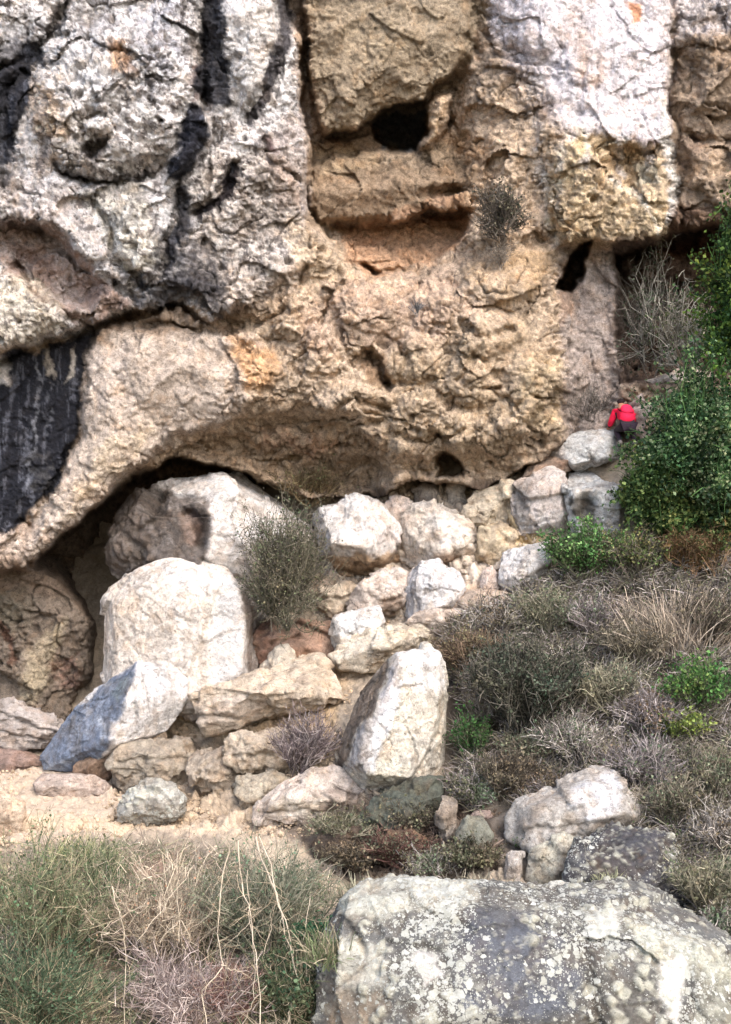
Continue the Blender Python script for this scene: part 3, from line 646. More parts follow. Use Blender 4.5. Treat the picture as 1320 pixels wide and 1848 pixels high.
    C = C * (1 + .25 * (tone - .4 * led))[:, None]
    gyv = C.mean(1, keepdims=True); C = C * .85 + gyv * .15
    m = led * sstep(.10, .0, lf_) * .45
    C = C * (1 - m[:, None])
    F = grid_faces(*sh); nv = len(P)
    # the sheet goes on under and behind the camera
    base = P.reshape(sh + (3,))[-1]; rows = [base]
    for y, dz in ((9, -.6), (4, -1.3), (-8, -2.2), (-40, -4)):
        r = base.copy(); r[:, 0] *= 1 + (13 - y) / 13.; r[:, 1] = y; r[:, 2] = base[:, 2] + dz; rows.append(r)
    G = np.stack(rows); P = np.concatenate([P, G.reshape(-1, 3)]); F = np.concatenate([F, grid_faces(*G.shape[:2]) + nv])
    C = np.concatenate([C, np.tile(lin((120, 110, 92)), (len(P) - nv, 1))])
    o = mesh_obj('ground', P, F, C, M_SOIL, origin=np.array([0, 20, 0]))
    tag(o, 'dry sandy and scrubby slope below the cliff', None, None, 'structure')
build_ground()

# ------------------------------------------------------------------ BOULDERS
_ico = {}
FOLLOW = True
def ico(n):
    if n not in _ico:
        bm = bmesh.new(); bmesh.ops.create_icosphere(bm, subdivisions=n, radius=1)
        _ico[n] = (np.array([x.co[:] for x in bm.verts]), np.array([[q.index for q in f.verts] for f in bm.faces], np.int32)); bm.free()
    return _ico[n]
def hull_planes(pts, mg=.9):
    bm = bmesh.new()
    for p in pts: bm.verts.new(p)
    bmesh.ops.convex_hull(bm, input=bm.verts); bm.normal_update()
    c = np.mean(pts, 0); pl = []
    for f in bm.faces:
        if f.calc_area() < 1e-5: continue
        n = np.array(f.normal); d = float(np.dot(n, np.array(f.verts[0].co) - c))
        if d < 0: n, d = -n, -d
        for q in pl:
            if np.dot(q[0], n) > mg: q[1] = max(q[1], d); break
        else: pl.append([n, d])
    bm.free(); return c, np.array([q[0] for q in pl]), np.array([max(q[1], .02) for q in pl])
def rock(name, label, cat, D, outline, front=(), thick=1.2, p=26, sub=6, col=(205, 196, 186), patches=(), cracks=(), mat=None, amp=1.0, back=.8, group=None, seed=None, cobble=0, chips=9, parent=None, mg=.9):
    D = float(D); pts = []
    a = np.array([o_[:2] for o_ in outline], float); c2 = a.mean(0)
    vb = min(a[:, 1].max(), 1850); fr_ = min([q[2] for q in front] + [0]); gb = min(float(gsurf(q, vb - 4)) for q in np.linspace(a[:, 0].min() * .8 + a[:, 0].max() * .2, a[:, 0].max() * .8 + a[:, 0].min() * .2, 5))
    if FOLLOW: D = min(D, gb - .45 * fr_ + .05)
    for q in outline:
        d = q[2] if len(q) > 2 else 0
        pts.append(at(q[0], q[1], D + d))
        b = c2 + (np.array(q[:2]) - c2) * back
        pts.append(at(b[0], b[1], D + thick + d * .3))
    for q in front: pts.append(at(q[0], q[1], D + q[2]))
    pts = np.array(pts); seed = seed if seed is not None else int(abs(a).sum()) % 97
    c, n, d = hull_planes(pts, mg)
    rg = np.random.default_rng(seed)
    ext = (pts.max(0) - pts.min(0)) / 2; size = float(np.sort(ext)[1])
    # a few extra chipped corners
    for k in range(chips):
        q = rg.normal(size=3); q[1] = -abs(q[1]); q /= np.linalg.norm(q)
        s = ((pts - c) @ q).max(); n = np.vstack([n, q]); d = np.append(d, s * rg.uniform(.80, .95))
    wpx = min(np.ptp(a[:, 0]), np.ptp(a[:, 1])); sub = min(sub, 5 if wpx < 70 else 6 if wpx < 150 else 8)
    S, F = ico(sub); L = S * ext; L = L / np.linalg.norm(L, axis=1)[:, None]
    p = p * 6; q = np.clip(L @ n.T, 0, None) / d
    qm = q.max(1); r = 1 / (qm * ((q / qm[:, None]) ** p).sum(1) ** (1. / p))
    P = c + L * r[:, None]
    cf = 1.0
    for it in range(2):          # the rounded body fills its outline
        u_, v_ = proj(P); qu = at(np.array([u_.min(), u_.max()]), np.array([v_.min(), v_.max()]), c[1])
        qt = at(np.array([a[:, 0].min(), a[:, 0].max()]), np.array([a[:, 1].min(), a[:, 1].max()]), c[1])
        for k_ in (0, 2):
            sk = (qt[1, k_] - qt[0, k_]) / (qu[1, k_] - qu[0, k_]); P[:, k_] = qt[:, k_].mean() + (P[:, k_] - qu[:, k_].mean()) * sk
    sc = 1 / max(size, .08)
    wk = P + .25 * size * np.stack([perlin(P, sc * .9, seed), perlin(P, sc * .9, seed + 1), perlin(P, sc * .9, seed + 2)], -1)
    fa, ea = facets(P + .1 * (wk - P), sc * .75, seed % 13, .2); fb, eb = facets(wk, sc * 2.7, seed % 11, .4)
    disp = size * amp * (.02 * fbm(P, sc * .8, 3, seed) + .012 * ridged(wk, sc * 1.6, 4, seed + 3, .6) + .11 * fa + .03 * fb)
    fine = min(1.0, size * 1.6)
    disp += amp * fine * (.03 * fbm(P, 5.5, 4, seed + 9, .7) + .022 * facets(P, 5, seed % 7)[0]) * (.35 + 1.1 * sstep(-.2, .25, fbm(P, sc * .9, 2, seed + 41)))
    kc = 1 - sstep(0, .018, np.abs(perlin(wk, sc * 1.1, seed + 31)) + .4 * np.clip(perlin(P, sc, seed + 32), 0, 1))
    disp -= .03 * kc * min(1, size) * amp
    pale = None
    if cobble:
        h1, h2, hid = worley(P + .05 * np.stack([perlin(P, 7, 1), perlin(P, 7, 2), perlin(P, 7, 3)], -1), cobble, seed % 5)
        j1, j2, jid = worley(P + .03 * np.stack([perlin(P, 12, 1), perlin(P, 12, 2), perlin(P, 12, 3)], -1), cobble * 2.6, 3)
        reg = sstep(-.25, .2, fbm(P, .9, 3, seed + 77))
        pale = np.maximum(sstep(.5, .38, h1) * (hid % 5 < 3) * reg, .5 * sstep(.48, .36, j1) * (jid % 5 < 2) * sstep(-.5, 0., fbm(P, 1.4, 3, seed + 78)))
        disp += .055 * sstep(.6, .2, h1) * (hid % 5 < 2) * reg + .016 * sstep(.55, .2, j1) * (jid % 5 < 2)
        pale *= .8
    P = P + vnormals(P, F) * disp[:, None]
    u, v = proj(P)
    vis = sstep(.35, -.1, L[:, 1])
    cm = np.zeros(len(P))
    if cracks:
        uw, vw = warp(u, v, 6, 1 / 30.)
        for cr in cracks:
            dd, t = line_d(uw, vw, cr[0]); g = np.exp(-(dd / cr[1]) ** 2) * vis
            P = P + (np.stack([P[:, 0] / P[:, 1], np.ones(len(P)), 0 * dd], -1) * (g * cr[2])[:, None]); cm = np.maximum(cm, g * (cr[3] if len(cr) > 3 else .5))
    C = np.tile(lin(col), (len(P), 1))
    if patches: C = paint(C, P, u, v, patches)
    C = C * (1 + .16 * fbm(P, sc * 1.7, 4, seed + 5))[:, None]
    m = sstep(.02, .25, fbm(P, 3.2, 4, seed + 14, .6)) * .45
    C = C * (1 - m[:, None]) + C * np.array([1.0, .82, .64]) * m[:, None]
    m = np.clip(sstep(.10, .24, fbm(P, 6, 4, seed + 15, .75) + .3 * fbm(P, 1.3, 2, seed + 17)) * .6, 0, 1)
    C = C * (1 - m[:, None]) + C * np.array([.56, .54, .53]) * m[:, None]
    stn = sstep(.04, .28, fbm(P * np.array([1, 1, .28]), 3.4, 4, seed + 81, .62)) * .45
    C = C * (1 - stn[:, None]) + lin((146, 134, 122)) * C.mean(1, keepdims=True) / .5 * stn[:, None]
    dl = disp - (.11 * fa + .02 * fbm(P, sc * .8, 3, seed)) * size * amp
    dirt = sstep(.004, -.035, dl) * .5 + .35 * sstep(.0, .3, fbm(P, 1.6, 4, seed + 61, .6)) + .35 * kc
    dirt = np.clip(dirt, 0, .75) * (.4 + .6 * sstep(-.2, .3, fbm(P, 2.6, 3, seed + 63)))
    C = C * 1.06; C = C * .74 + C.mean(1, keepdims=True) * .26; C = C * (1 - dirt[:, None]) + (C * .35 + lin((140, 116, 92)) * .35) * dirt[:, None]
    C *= (1 - .3 * kc)[:, None]; C *= (1 - .4 * cm)[:, None]
    if pale is not None:
        C = C * (1 - pale[:, None]) + lin((184, 182, 166)) * (.85 + .15 * ((hid % 9) / 9.))[:, None] * pale[:, None]
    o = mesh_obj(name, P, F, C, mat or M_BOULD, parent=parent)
    tag(o, label, cat, group); return o
B = 'boulder'
WHT = (214, 207, 202); GRY = (196, 192, 190); PINK = (214, 192, 176)
rock('boulder', 'large rounded pale boulder with a rough brown hollowed left side, behind the round bush', B, 24.6,
     [(190, 975, .5), (205, 905, .5), (258, 864, .3), (340, 848, .1), (400, 852), (470, 872), (525, 905, .2), (565, 945, .4), (575, 1010, .4), (560, 1110, .4), (430, 1150), (375, 1110, .0), (240, 1030, .3)],
     [(385, 900, -.8), (400, 985, -1.0), (440, 1080, -.9), (235, 935, -.2), (300, 990, -.5), (500, 980, -.4)], 2.0, 12, 7, WHT,
     [([(170, 880), (255, 872), (300, 885), (360, 895), (390, 915), (385, 960), (370, 1010), (350, 1030), (180, 1040)], (100, 88, 80), .95, 8, .25, 4),  # brown rough left side, darkened further by painted shade
      ([(235, 880), (300, 870), (330, 880), (260, 900)], (160, 146, 134), .6, 8, .6, 6), ([(320, 925), (352, 918), (368, 940), (365, 985), (340, 990), (330, 950)], (150, 122, 104), .8, 6, .1),
      ([(335, 915), (362, 915), (372, 945), (362, 990), (352, 960)], (60, 44, 38), .85, 4, .1), ([(440, 1000), (570, 920), (590, 1100), (440, 1130)], (170, 154, 142), .7, 16, .2)],
     [([(340, 925), (362, 940), (362, 985)], 12, .35, .2), ([(370, 1015), (430, 1045)], 5, .2), ([(395, 968), (418, 970)], 3, .06), ([(250, 960), (290, 930)], 8, .12), ([(215, 950), (260, 1000)], 8, .12), ([(300, 895), (370, 900)], 4, .08)], amp=1.3)
rock('boulder', 'big cream block with a broad flat face and side edge in painted shade, under the rounded boulder', B, 23.9,
     [(235, 1030, .1), (320, 1006), (400, 1026), (444, 1056), (466, 1092, .25), (472, 1270, .3), (440, 1290), (210, 1285, .2), (188, 1230, .3), (184, 1090, .3), (204, 1056, .2)],
     [(250, 1060, -.45), (330, 1035, -.4), (428, 1072, -.6), (438, 1275, -.75), (330, 1285, -.8), (215, 1270, -.5), (210, 1100, -.35)], 1.7, 22, 7, (216, 204, 192),
     [([(395, 1040), (440, 1070), (440, 1260), (380, 1260), (370, 1150)], (218, 216, 217), .8, 10, .1), ([(190, 1060), (300, 1070), (320, 1130), (290, 1210), (190, 1210)], (204, 188, 170), .7, 18, .4, 4),
      ([(438, 1060), (475, 1100), (475, 1240), (446, 1240)], (140, 124, 114), .85, 5, .25, 6), ([(290, 1020), (400, 1030), (410, 1070), (300, 1060)], (226, 222, 222), .7, 10, .2),  # first patch paints the shade on the block's narrow right side
      ([(350, 1080), (400, 1080), (390, 1120)], (226, 214, 176), .5, 10, .2), ([(310, 1060), (325, 1110)], (130, 124, 120), .5, 4, .6, 7, 8)],
     [([(215, 1058), (275, 1062)], 3, .05), ([(390, 1150), (420, 1140)], 2.5, .03), ([(280, 1190), (340, 1205)], 2.5, .02)], chips=0, amp=.55, mg=.965)
rock('wedge_slab', 'pointed leaning slab with a left face in painted blue-grey shade and a white right face', 'rock slab', 22.9,
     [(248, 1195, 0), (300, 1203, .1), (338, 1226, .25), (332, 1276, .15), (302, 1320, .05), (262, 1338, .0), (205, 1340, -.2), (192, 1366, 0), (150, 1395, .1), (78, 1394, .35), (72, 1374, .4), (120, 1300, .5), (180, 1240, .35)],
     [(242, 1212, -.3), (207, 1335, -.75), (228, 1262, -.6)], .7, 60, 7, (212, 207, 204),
     [([(246, 1190), (246, 1225), (225, 1275), (206, 1300), (206, 1340), (190, 1372), (150, 1400), (60, 1400), (60, 1360), (120, 1290)], (100, 116, 142), .97, 4, .05, 3),  # shade on the left face, painted in as blue-grey
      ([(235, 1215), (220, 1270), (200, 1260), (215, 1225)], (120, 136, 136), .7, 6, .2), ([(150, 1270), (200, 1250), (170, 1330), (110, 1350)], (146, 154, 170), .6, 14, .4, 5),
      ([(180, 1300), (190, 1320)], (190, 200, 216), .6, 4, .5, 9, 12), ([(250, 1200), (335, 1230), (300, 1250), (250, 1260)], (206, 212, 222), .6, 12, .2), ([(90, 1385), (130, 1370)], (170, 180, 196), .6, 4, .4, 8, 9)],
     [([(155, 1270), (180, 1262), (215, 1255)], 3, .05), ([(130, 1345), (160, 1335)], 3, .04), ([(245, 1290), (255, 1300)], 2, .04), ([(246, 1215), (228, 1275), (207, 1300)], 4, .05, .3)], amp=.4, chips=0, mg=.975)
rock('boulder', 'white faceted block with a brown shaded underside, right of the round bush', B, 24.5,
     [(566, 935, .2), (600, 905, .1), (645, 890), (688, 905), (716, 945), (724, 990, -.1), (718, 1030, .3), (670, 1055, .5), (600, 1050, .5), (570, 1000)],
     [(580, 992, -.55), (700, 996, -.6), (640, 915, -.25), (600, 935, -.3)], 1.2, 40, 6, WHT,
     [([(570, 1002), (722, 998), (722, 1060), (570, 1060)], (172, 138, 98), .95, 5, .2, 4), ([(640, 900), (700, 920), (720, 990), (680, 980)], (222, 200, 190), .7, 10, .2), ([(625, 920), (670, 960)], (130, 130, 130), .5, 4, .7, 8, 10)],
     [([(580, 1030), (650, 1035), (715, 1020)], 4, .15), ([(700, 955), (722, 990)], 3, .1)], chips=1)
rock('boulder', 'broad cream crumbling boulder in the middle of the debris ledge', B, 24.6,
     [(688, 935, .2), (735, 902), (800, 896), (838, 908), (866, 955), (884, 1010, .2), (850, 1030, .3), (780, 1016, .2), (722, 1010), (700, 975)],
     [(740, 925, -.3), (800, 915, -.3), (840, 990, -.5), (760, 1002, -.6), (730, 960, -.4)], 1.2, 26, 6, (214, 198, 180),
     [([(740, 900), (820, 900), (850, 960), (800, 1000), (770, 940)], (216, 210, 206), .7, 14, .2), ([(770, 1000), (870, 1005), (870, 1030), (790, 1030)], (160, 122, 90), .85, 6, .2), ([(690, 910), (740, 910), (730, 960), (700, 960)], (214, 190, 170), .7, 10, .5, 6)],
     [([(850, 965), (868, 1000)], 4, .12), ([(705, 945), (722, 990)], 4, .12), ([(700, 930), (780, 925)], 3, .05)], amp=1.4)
rock('boulder', 'rounded grey-white boulder standing lowest in the debris ledge, beside a dark gap', B, 23.7,
     [(728, 1056, .1), (745, 1022), (790, 1014), (826, 1036), (838, 1068), (820, 1100), (775, 1118), (738, 1122)], [(745, 1070, -.35), (800, 1050, -.4), (800, 1090, -.35), (750, 1040, -.2)], .9, 16, 6, (208, 206, 208),
     [([(770, 1060), (835, 1060), (830, 1110), (760, 1120)], (214, 200, 184), .6, 10, .4, 5), ([(730, 1060), (752, 1055), (755, 1110), (738, 1118)], (160, 150, 150), .7, 6, .1)], [([(775, 1072), (800, 1062), (830, 1070)], 2.5, .05), ([(745, 1055), (752, 1110)], 4, .08)])
rock('boulder', 'pale pinkish sloping block left of the rounded grey-white boulder', B, 23.9,
     [(622, 1092, .2), (678, 1036), (722, 1022), (738, 1040), (730, 1085), (722, 1112), (690, 1118), (640, 1112)], [(690, 1060, -.3), (712, 1085, -.3), (660, 1090, -.2)], .8, 22, 6, (212, 194, 180),
     [([(690, 1082), (728, 1072), (730, 1112), (690, 1115)], (128, 102, 78), .9, 5, .1), ([(685, 1060), (705, 1055), (705, 1075), (690, 1078)], (206, 204, 206), .7, 5, .2)], [([(690, 1085), (722, 1075)], 4, .12)])
rock('boulder', 'squared bright white block at the head of the tan ramp', B, 23.5,
     [(602, 1104), (640, 1096), (692, 1094), (702, 1125), (700, 1160), (650, 1185), (600, 1190), (592, 1150)], [(612, 1112, -.3), (685, 1106, -.3), (690, 1150, -.4), (612, 1170, -.4)], .8, 30, 6, (218, 215, 212),
     [([(600, 1150), (700, 1140), (700, 1190), (596, 1190)], (224, 210, 188), .7, 10, .2), ([(590, 1100), (608, 1100), (606, 1190), (590, 1190)], (190, 180, 170), .7, 5, .1)], [([(640, 1130), (645, 1165)], 3, .03)], amp=.6)
rock('ramp_slab', 'lower half of the tan rock ramp, cracked and sandy, ending at the cream block', 'rock slab', 23.15,
     [(335, 1298, .1), (400, 1268, .2), (455, 1240, .3), (510, 1222, .3), (560, 1188, .3), (618, 1180, .3), (628, 1210, .2), (590, 1240, .1), (520, 1262), (470, 1300), (400, 1322), (350, 1318)],
     [(560, 1215, -.25), (480, 1250, -.3), (400, 1290, -.25)], .9, 16, 6, (208, 186, 158),
     [([(330, 1280), (470, 1240), (470, 1300), (350, 1320)], (214, 196, 180), .7, 12, .2), ([(560, 1190), (640, 1170), (600, 1230), (540, 1250)], (190, 162, 122), .6, 12, .4, 4)],
     [([(360, 1290), (440, 1300)], 3, .08), ([(540, 1205), (550, 1250)], 3, .05)], chips=2, amp=1.3)
rock('ramp_slab', 'upper half of the tan rock ramp, smooth and pale, running up to the rubble', 'rock slab', 23.15,
     [(596, 1208, .1), (612, 1176, .3), (660, 1146, .3), (720, 1126, .3), (778, 1114, .3), (808, 1128, .3), (790, 1148, .2), (730, 1164), (672, 1190), (630, 1216)],
     [(650, 1180, -.2), (720, 1148, -.25)], .8, 16, 6, (212, 194, 166), [([(600, 1170), (700, 1130), (690, 1160), (610, 1200)], (216, 208, 192), .7, 10, .2)], [([(690, 1135), (705, 1170)], 3, .08), ([(740, 1135), (790, 1140)], 3, .05)], chips=2, amp=1.1)
rock('boulder', 'orange-brown rock deep in the gap under the round bush', B, 24.7,
     [(462, 1112), (520, 1108), (606, 1128), (615, 1175), (580, 1215), (465, 1210)], [(500, 1150, -.3), (570, 1145, -.35)], .8, 24, 5, (168, 130, 104), [([(460, 1110), (500, 1110), (480, 1200), (462, 1200)], (120, 70, 46), .7, 8, .2)], [([(530, 1125), (585, 1145)], 5, .2), ([(490, 1165), (540, 1150)], 4, .15)], amp=1.6)
rock('boulder', 'pale tan rock beside the cream block, filling the gap bottom', B, 23.9,
     [(468, 1200, .1), (498, 1164), (540, 1166), (562, 1190), (560, 1230), (510, 1262), (470, 1262)], [(500, 1200, -.25), (540, 1215, -.25)], .7, 22, 5, (204, 188, 164), [([(535, 1190), (560, 1190), (560, 1230), (535, 1230)], (200, 196, 188), .7, 6, .3)], [([(535, 1175), (545, 1215)], 3, .08)])
rock('stone', 'small pink stone wedged in the gap under the round bush', 'stone', 24.0, [(532, 1168), (550, 1150), (580, 1152), (588, 1170), (570, 1184), (545, 1184)], [(560, 1168, -.15)], .3, 14, 5, (196, 160, 138))
rock('tall_slab', 'tall upright pale slab with a pointed top and stepped left edge in painted shade', 'rock slab', 22.1,
     [(688, 1200, .35), (720, 1172, .1), (765, 1163, .1), (793, 1178, .2), (806, 1235, .25), (803, 1310, .2), (792, 1395, .1), (735, 1425, -.05), (650, 1430, .2), (612, 1395, .5), (607, 1345, .7), (640, 1255, .6)],
     [(722, 1196, -.3), (690, 1290, -.55), (655, 1395, -.6), (740, 1405, -.6), (788, 1330, -.25), (790, 1200, -.1)], 1.0, 60, 7, (208, 198, 180),
     [([(600, 1350), (640, 1250), (692, 1190), (705, 1190), (668, 1290), (632, 1350), (616, 1400), (604, 1400)], (118, 102, 88), .97, 3, .05, 5),  # shadowed left faces painted in as dark brown-grey
      ([(705, 1200), (725, 1190), (690, 1290), (660, 1390), (620, 1400), (636, 1345), (670, 1290)], (186, 180, 182), .85, 4, .1),
      ([(712, 1230), (730, 1230), (705, 1310), (680, 1360), (672, 1400), (660, 1380), (680, 1300)], (228, 230, 236), .9, 6, .1),
      ([(710, 1165), (800, 1165), (806, 1245), (740, 1250), (712, 1210)], (226, 222, 220), .8, 8, .4, 6), ([(660, 1380), (740, 1370), (740, 1420), (660, 1420)], (196, 200, 176), .5, 12, .4, 4)],
     [([(735, 1320), (750, 1360), (745, 1400)], 3, .06), ([(795, 1320), (765, 1370), (735, 1420)], 3, .08), ([(720, 1240), (760, 1235)], 3, .04), ([(700, 1195), (665, 1290), (632, 1350)], 4, .1)], chips=0, amp=.6, mg=.97)
rock('boulder', 'low flat-topped beige rock at the left foot of the tall slab', B, 21.2,
     [(458, 1468, .1), (488, 1428, .3), (545, 1402, .4), (600, 1380, .5), (660, 1395, .4), (690, 1425, .2), (640, 1470), (600, 1488), (500, 1492), (464, 1488)], [(490, 1450, -.1), (600, 1440, -.1), (560, 1420, .1), (620, 1455, -.2)], .9, 30, 6, (206, 188, 172),
     [([(590, 1430), (640, 1415), (690, 1430), (640, 1480), (600, 1490)], (128, 110, 98), .8, 8, .4, 6), ([(480, 1440), (590, 1440), (590, 1475), (480, 1480)], (188, 180, 156), .6, 10, .4, 5)], [([(465, 1465), (600, 1465)], 3, .05), ([(600, 1420), (640, 1440)], 5, .1)])
# right-hand group
rock('boulder', 'smooth pale grey boulder top directly below the person in red', B, 24.6,
     [(985, 822, .3), (1030, 786, .2), (1080, 768, .1), (1112, 772, .1), (1124, 800, .2), (1122, 850, .1), (1030, 856), (1015, 845, .1)], [(1050, 800, -.3), (1100, 800, -.3), (1095, 842, -.45), (1035, 845, -.4)], 1.1, 22, 6, (200, 200, 198),
     [([(985, 800), (1020, 790), (1020, 840), (985, 840)], (206, 184, 168), .7, 10, .2), ([(1095, 770), (1125, 780), (1125, 850), (1100, 850)], (140, 140, 130), .6, 8, .5, 6)], [([(1040, 826), (1075, 828)], 2.5, .03)], amp=.7)
rock('boulder', 'pale grey cracked block with a dark hollow at its base, under the smooth grey boulder', B, 24.4,
     [(1020, 858, .1), (1110, 848, .1), (1130, 880, .1), (1145, 960, .2), (1120, 990), (1030, 985), (1018, 900)], [(1030, 870, -.3), (1100, 862, -.35), (1120, 950, -.35), (1040, 960, -.3)], 1.1, 30, 6, (198, 198, 196),
     [([(1032, 902), (1060, 898), (1080, 915), (1072, 948), (1040, 945)], (66, 60, 50), .92, 5, .15, 5), ([(1090, 900), (1140, 900), (1140, 980), (1090, 980)], (164, 160, 154), .6, 10, .5, 5)], [([(1020, 858), (1110, 855)], 3, .08), ([(1056, 905), (1056, 940)], 16, .3, .1), ([(1024, 870), (1100, 880)], 2.5, .04)])
rock('boulder', 'grey and pink block with a dark streaked left face, left of the grey cracked block', B, 24.5,
     [(918, 915, .2), (930, 868, .1), (985, 842), (1022, 846), (1034, 870), (1040, 945), (1020, 968), (945, 972), (922, 950)], [(940, 900, -.3), (1000, 860, -.35), (1020, 930, -.4), (950, 945, -.35)], 1.0, 28, 6, (206, 192, 184),
     [([(918, 875), (965, 868), (962, 920), (945, 955), (920, 950)], (150, 144, 140), .85, 6, .2), ([(930, 935), (1030, 920), (1030, 965), (930, 965)], (190, 190, 188), .6, 8, .5, 6)], [([(940, 950), (1000, 935)], 3, .06)])
rock('cap_slab', 'thin tan-brown slab lying over the grey and pink block', 'rock slab', 24.5, [(940, 868, .1), (955, 838, .2), (1000, 822, .2), (1032, 822, .1), (1030, 838), (1000, 846), (970, 860)], [(985, 842, -.2), (1020, 830, -.2)], .7, 26, 5, (176, 146, 122), [([(990, 830), (1034, 826), (1034, 845), (1000, 848)], (110, 84, 70), .7, 5, .2)])
rock('boulder', 'rounded pale grey boulder at the edge of the green shrub, below the grey group', B, 23.5,
     [(900, 1050), (903, 1015), (945, 985), (1000, 974), (1004, 1000), (985, 1030), (955, 1052), (925, 1075), (905, 1070)], [(930, 1010, -.25), (980, 995, -.2), (930, 1050, -.3)], .8, 14, 6, (208, 204, 202), [([(905, 1030), (950, 1030), (930, 1070), (905, 1070)], (196, 178, 168), .6, 8, .2)], [([(950, 1045), (985, 1025)], 3, .05)])
rock('stone', 'small upright pinkish stone left of the rounded pale grey boulder', 'stone', 23.6, [(866, 1060), (872, 1032), (888, 1022), (900, 1036), (900, 1066), (880, 1074)], [(882, 1048, -.15)], .4, 18, 5, (204, 184, 172))
rock('boulder', 'flat brownish rock below the small upright stone', B, 23.3, [(830, 1078), (880, 1066), (950, 1070), (965, 1088), (930, 1108), (870, 1112), (835, 1100)], [(890, 1085, -.2)], .7, 20, 5, (188, 162, 138))
rock('stone', 'grey squared stone in the dark slot under the cliff, left of a pale upright stone', 'stone', 25.4, [(745, 885), (765, 870), (785, 872), (795, 890), (790, 915), (750, 915)], [(770, 890, -.2)], .5, 24, 5, (186, 176, 170))
rock('stone', 'pale upright stone in the slot under the cliff', 'stone', 25.3, [(806, 876), (820, 866), (836, 872), (844, 915), (810, 915)], [(822, 890, -.2)], .5, 24, 5, (206, 194, 182))
rock('boulder', 'layered pinkish ledge rock behind the person in red', B, 25.6,
     [(1118, 720), (1140, 682), (1180, 668), (1262, 664), (1330, 690), (1330, 790), (1220, 830), (1140, 800)], [(1160, 700, -.4), (1240, 690, -.4), (1200, 770, -.6)], 1.6, 20, 6, (200, 178, 166),
     [([(1150, 668), (1265, 664), (1262, 690), (1150, 690)], (214, 204, 190), .7, 8, .4, 5), ([(1125, 688), (1145, 686), (1148, 706), (1130, 710)], (92, 66, 66), .8, 5, .1)], [([(1165, 712), (1215, 716)], 4, .12), ([(1130, 715), (1170, 700), (1210, 690)], 3, .08), ([(1140, 735), (1190, 720)], 3, .08)], amp=1.5)  # the dark red patch is a shadow in the rock, painted in
# lower right
rock('boulder', 'angular grey boulder with a smooth white right face, above the lichen boulders', B, 19.2,
     [(910, 1505, .2), (926, 1462, .3), (985, 1428, .3), (1050, 1400, .3), (1102, 1384, .2), (1120, 1402, .2), (1128, 1440, .1), (1168, 1455, .3), (1160, 1500, .1), (1060, 1530), (960, 1540), (925, 1530)],
     [(960, 1480, -.2), (1040, 1450, -.35), (1095, 1405, -.1), (1110, 1470, -.4), (1040, 1500, -.45), (1150, 1480, -.2)], 1.2, 40, 6, (180, 172, 162),
     [([(1030, 1425), (1100, 1388), (1118, 1402), (1122, 1440), (1090, 1480), (1050, 1485), (1028, 1460)], (208, 210, 216), .9, 10, .25, 5), ([(915, 1510), (930, 1465), (990, 1440), (970, 1500)], (150, 142, 134), .7, 10, .3, 5), ([(1100, 1470), (1165, 1450), (1165, 1500), (1080, 1510)], (150, 144, 134), .8, 8, .4, 6)],
     [([(960, 1495), (1040, 1490), (1110, 1480)], 3, .05), ([(985, 1430), (1100, 1384)], 2, .02)], chips=1, amp=.8)
rock('boulder', 'dark grey boulder spotted with white lichen, below the angular grey boulder', B, 18.3,
     [(1020, 1620), (1040, 1530, .1), (1070, 1500, .3), (1150, 1484, .4), (1215, 1500, .4), (1245, 1570, .3), (1262, 1640), (1150, 1670), (1030, 1660)], [(1090, 1530, -.1), (1180, 1530, -.1), (1140, 1620, -.3)], 1.3, 18, 6, (66, 66, 72), (), (), M_SPOT, 1.0, cobble=10)
rock('stone', 'small upright beige block left of the lichen boulders', 'stone', 18.6, [(906, 1605), (916, 1542), (926, 1534), (944, 1536), (946, 1560), (938, 1608)], [(920, 1570, -.1), (938, 1545, -.08)], .35, 34, 5, (186, 176, 166), mat=M_BOULD)
rock('boulder', 'pale greenish block between the small upright block and the dark spotted boulder', B, 18.6, [(948, 1600), (956, 1550), (985, 1520, .2), (1015, 1506, .2), (1044, 1516, .2), (1040, 1560), (1015, 1610)], [(985, 1545, -.1), (1010, 1580, -.2)], .7, 26, 6, (178, 172, 152), [([(1010, 1545), (1040, 1530), (1030, 1600), (1000, 1600)], (120, 100, 80), .8, 6, .1)])
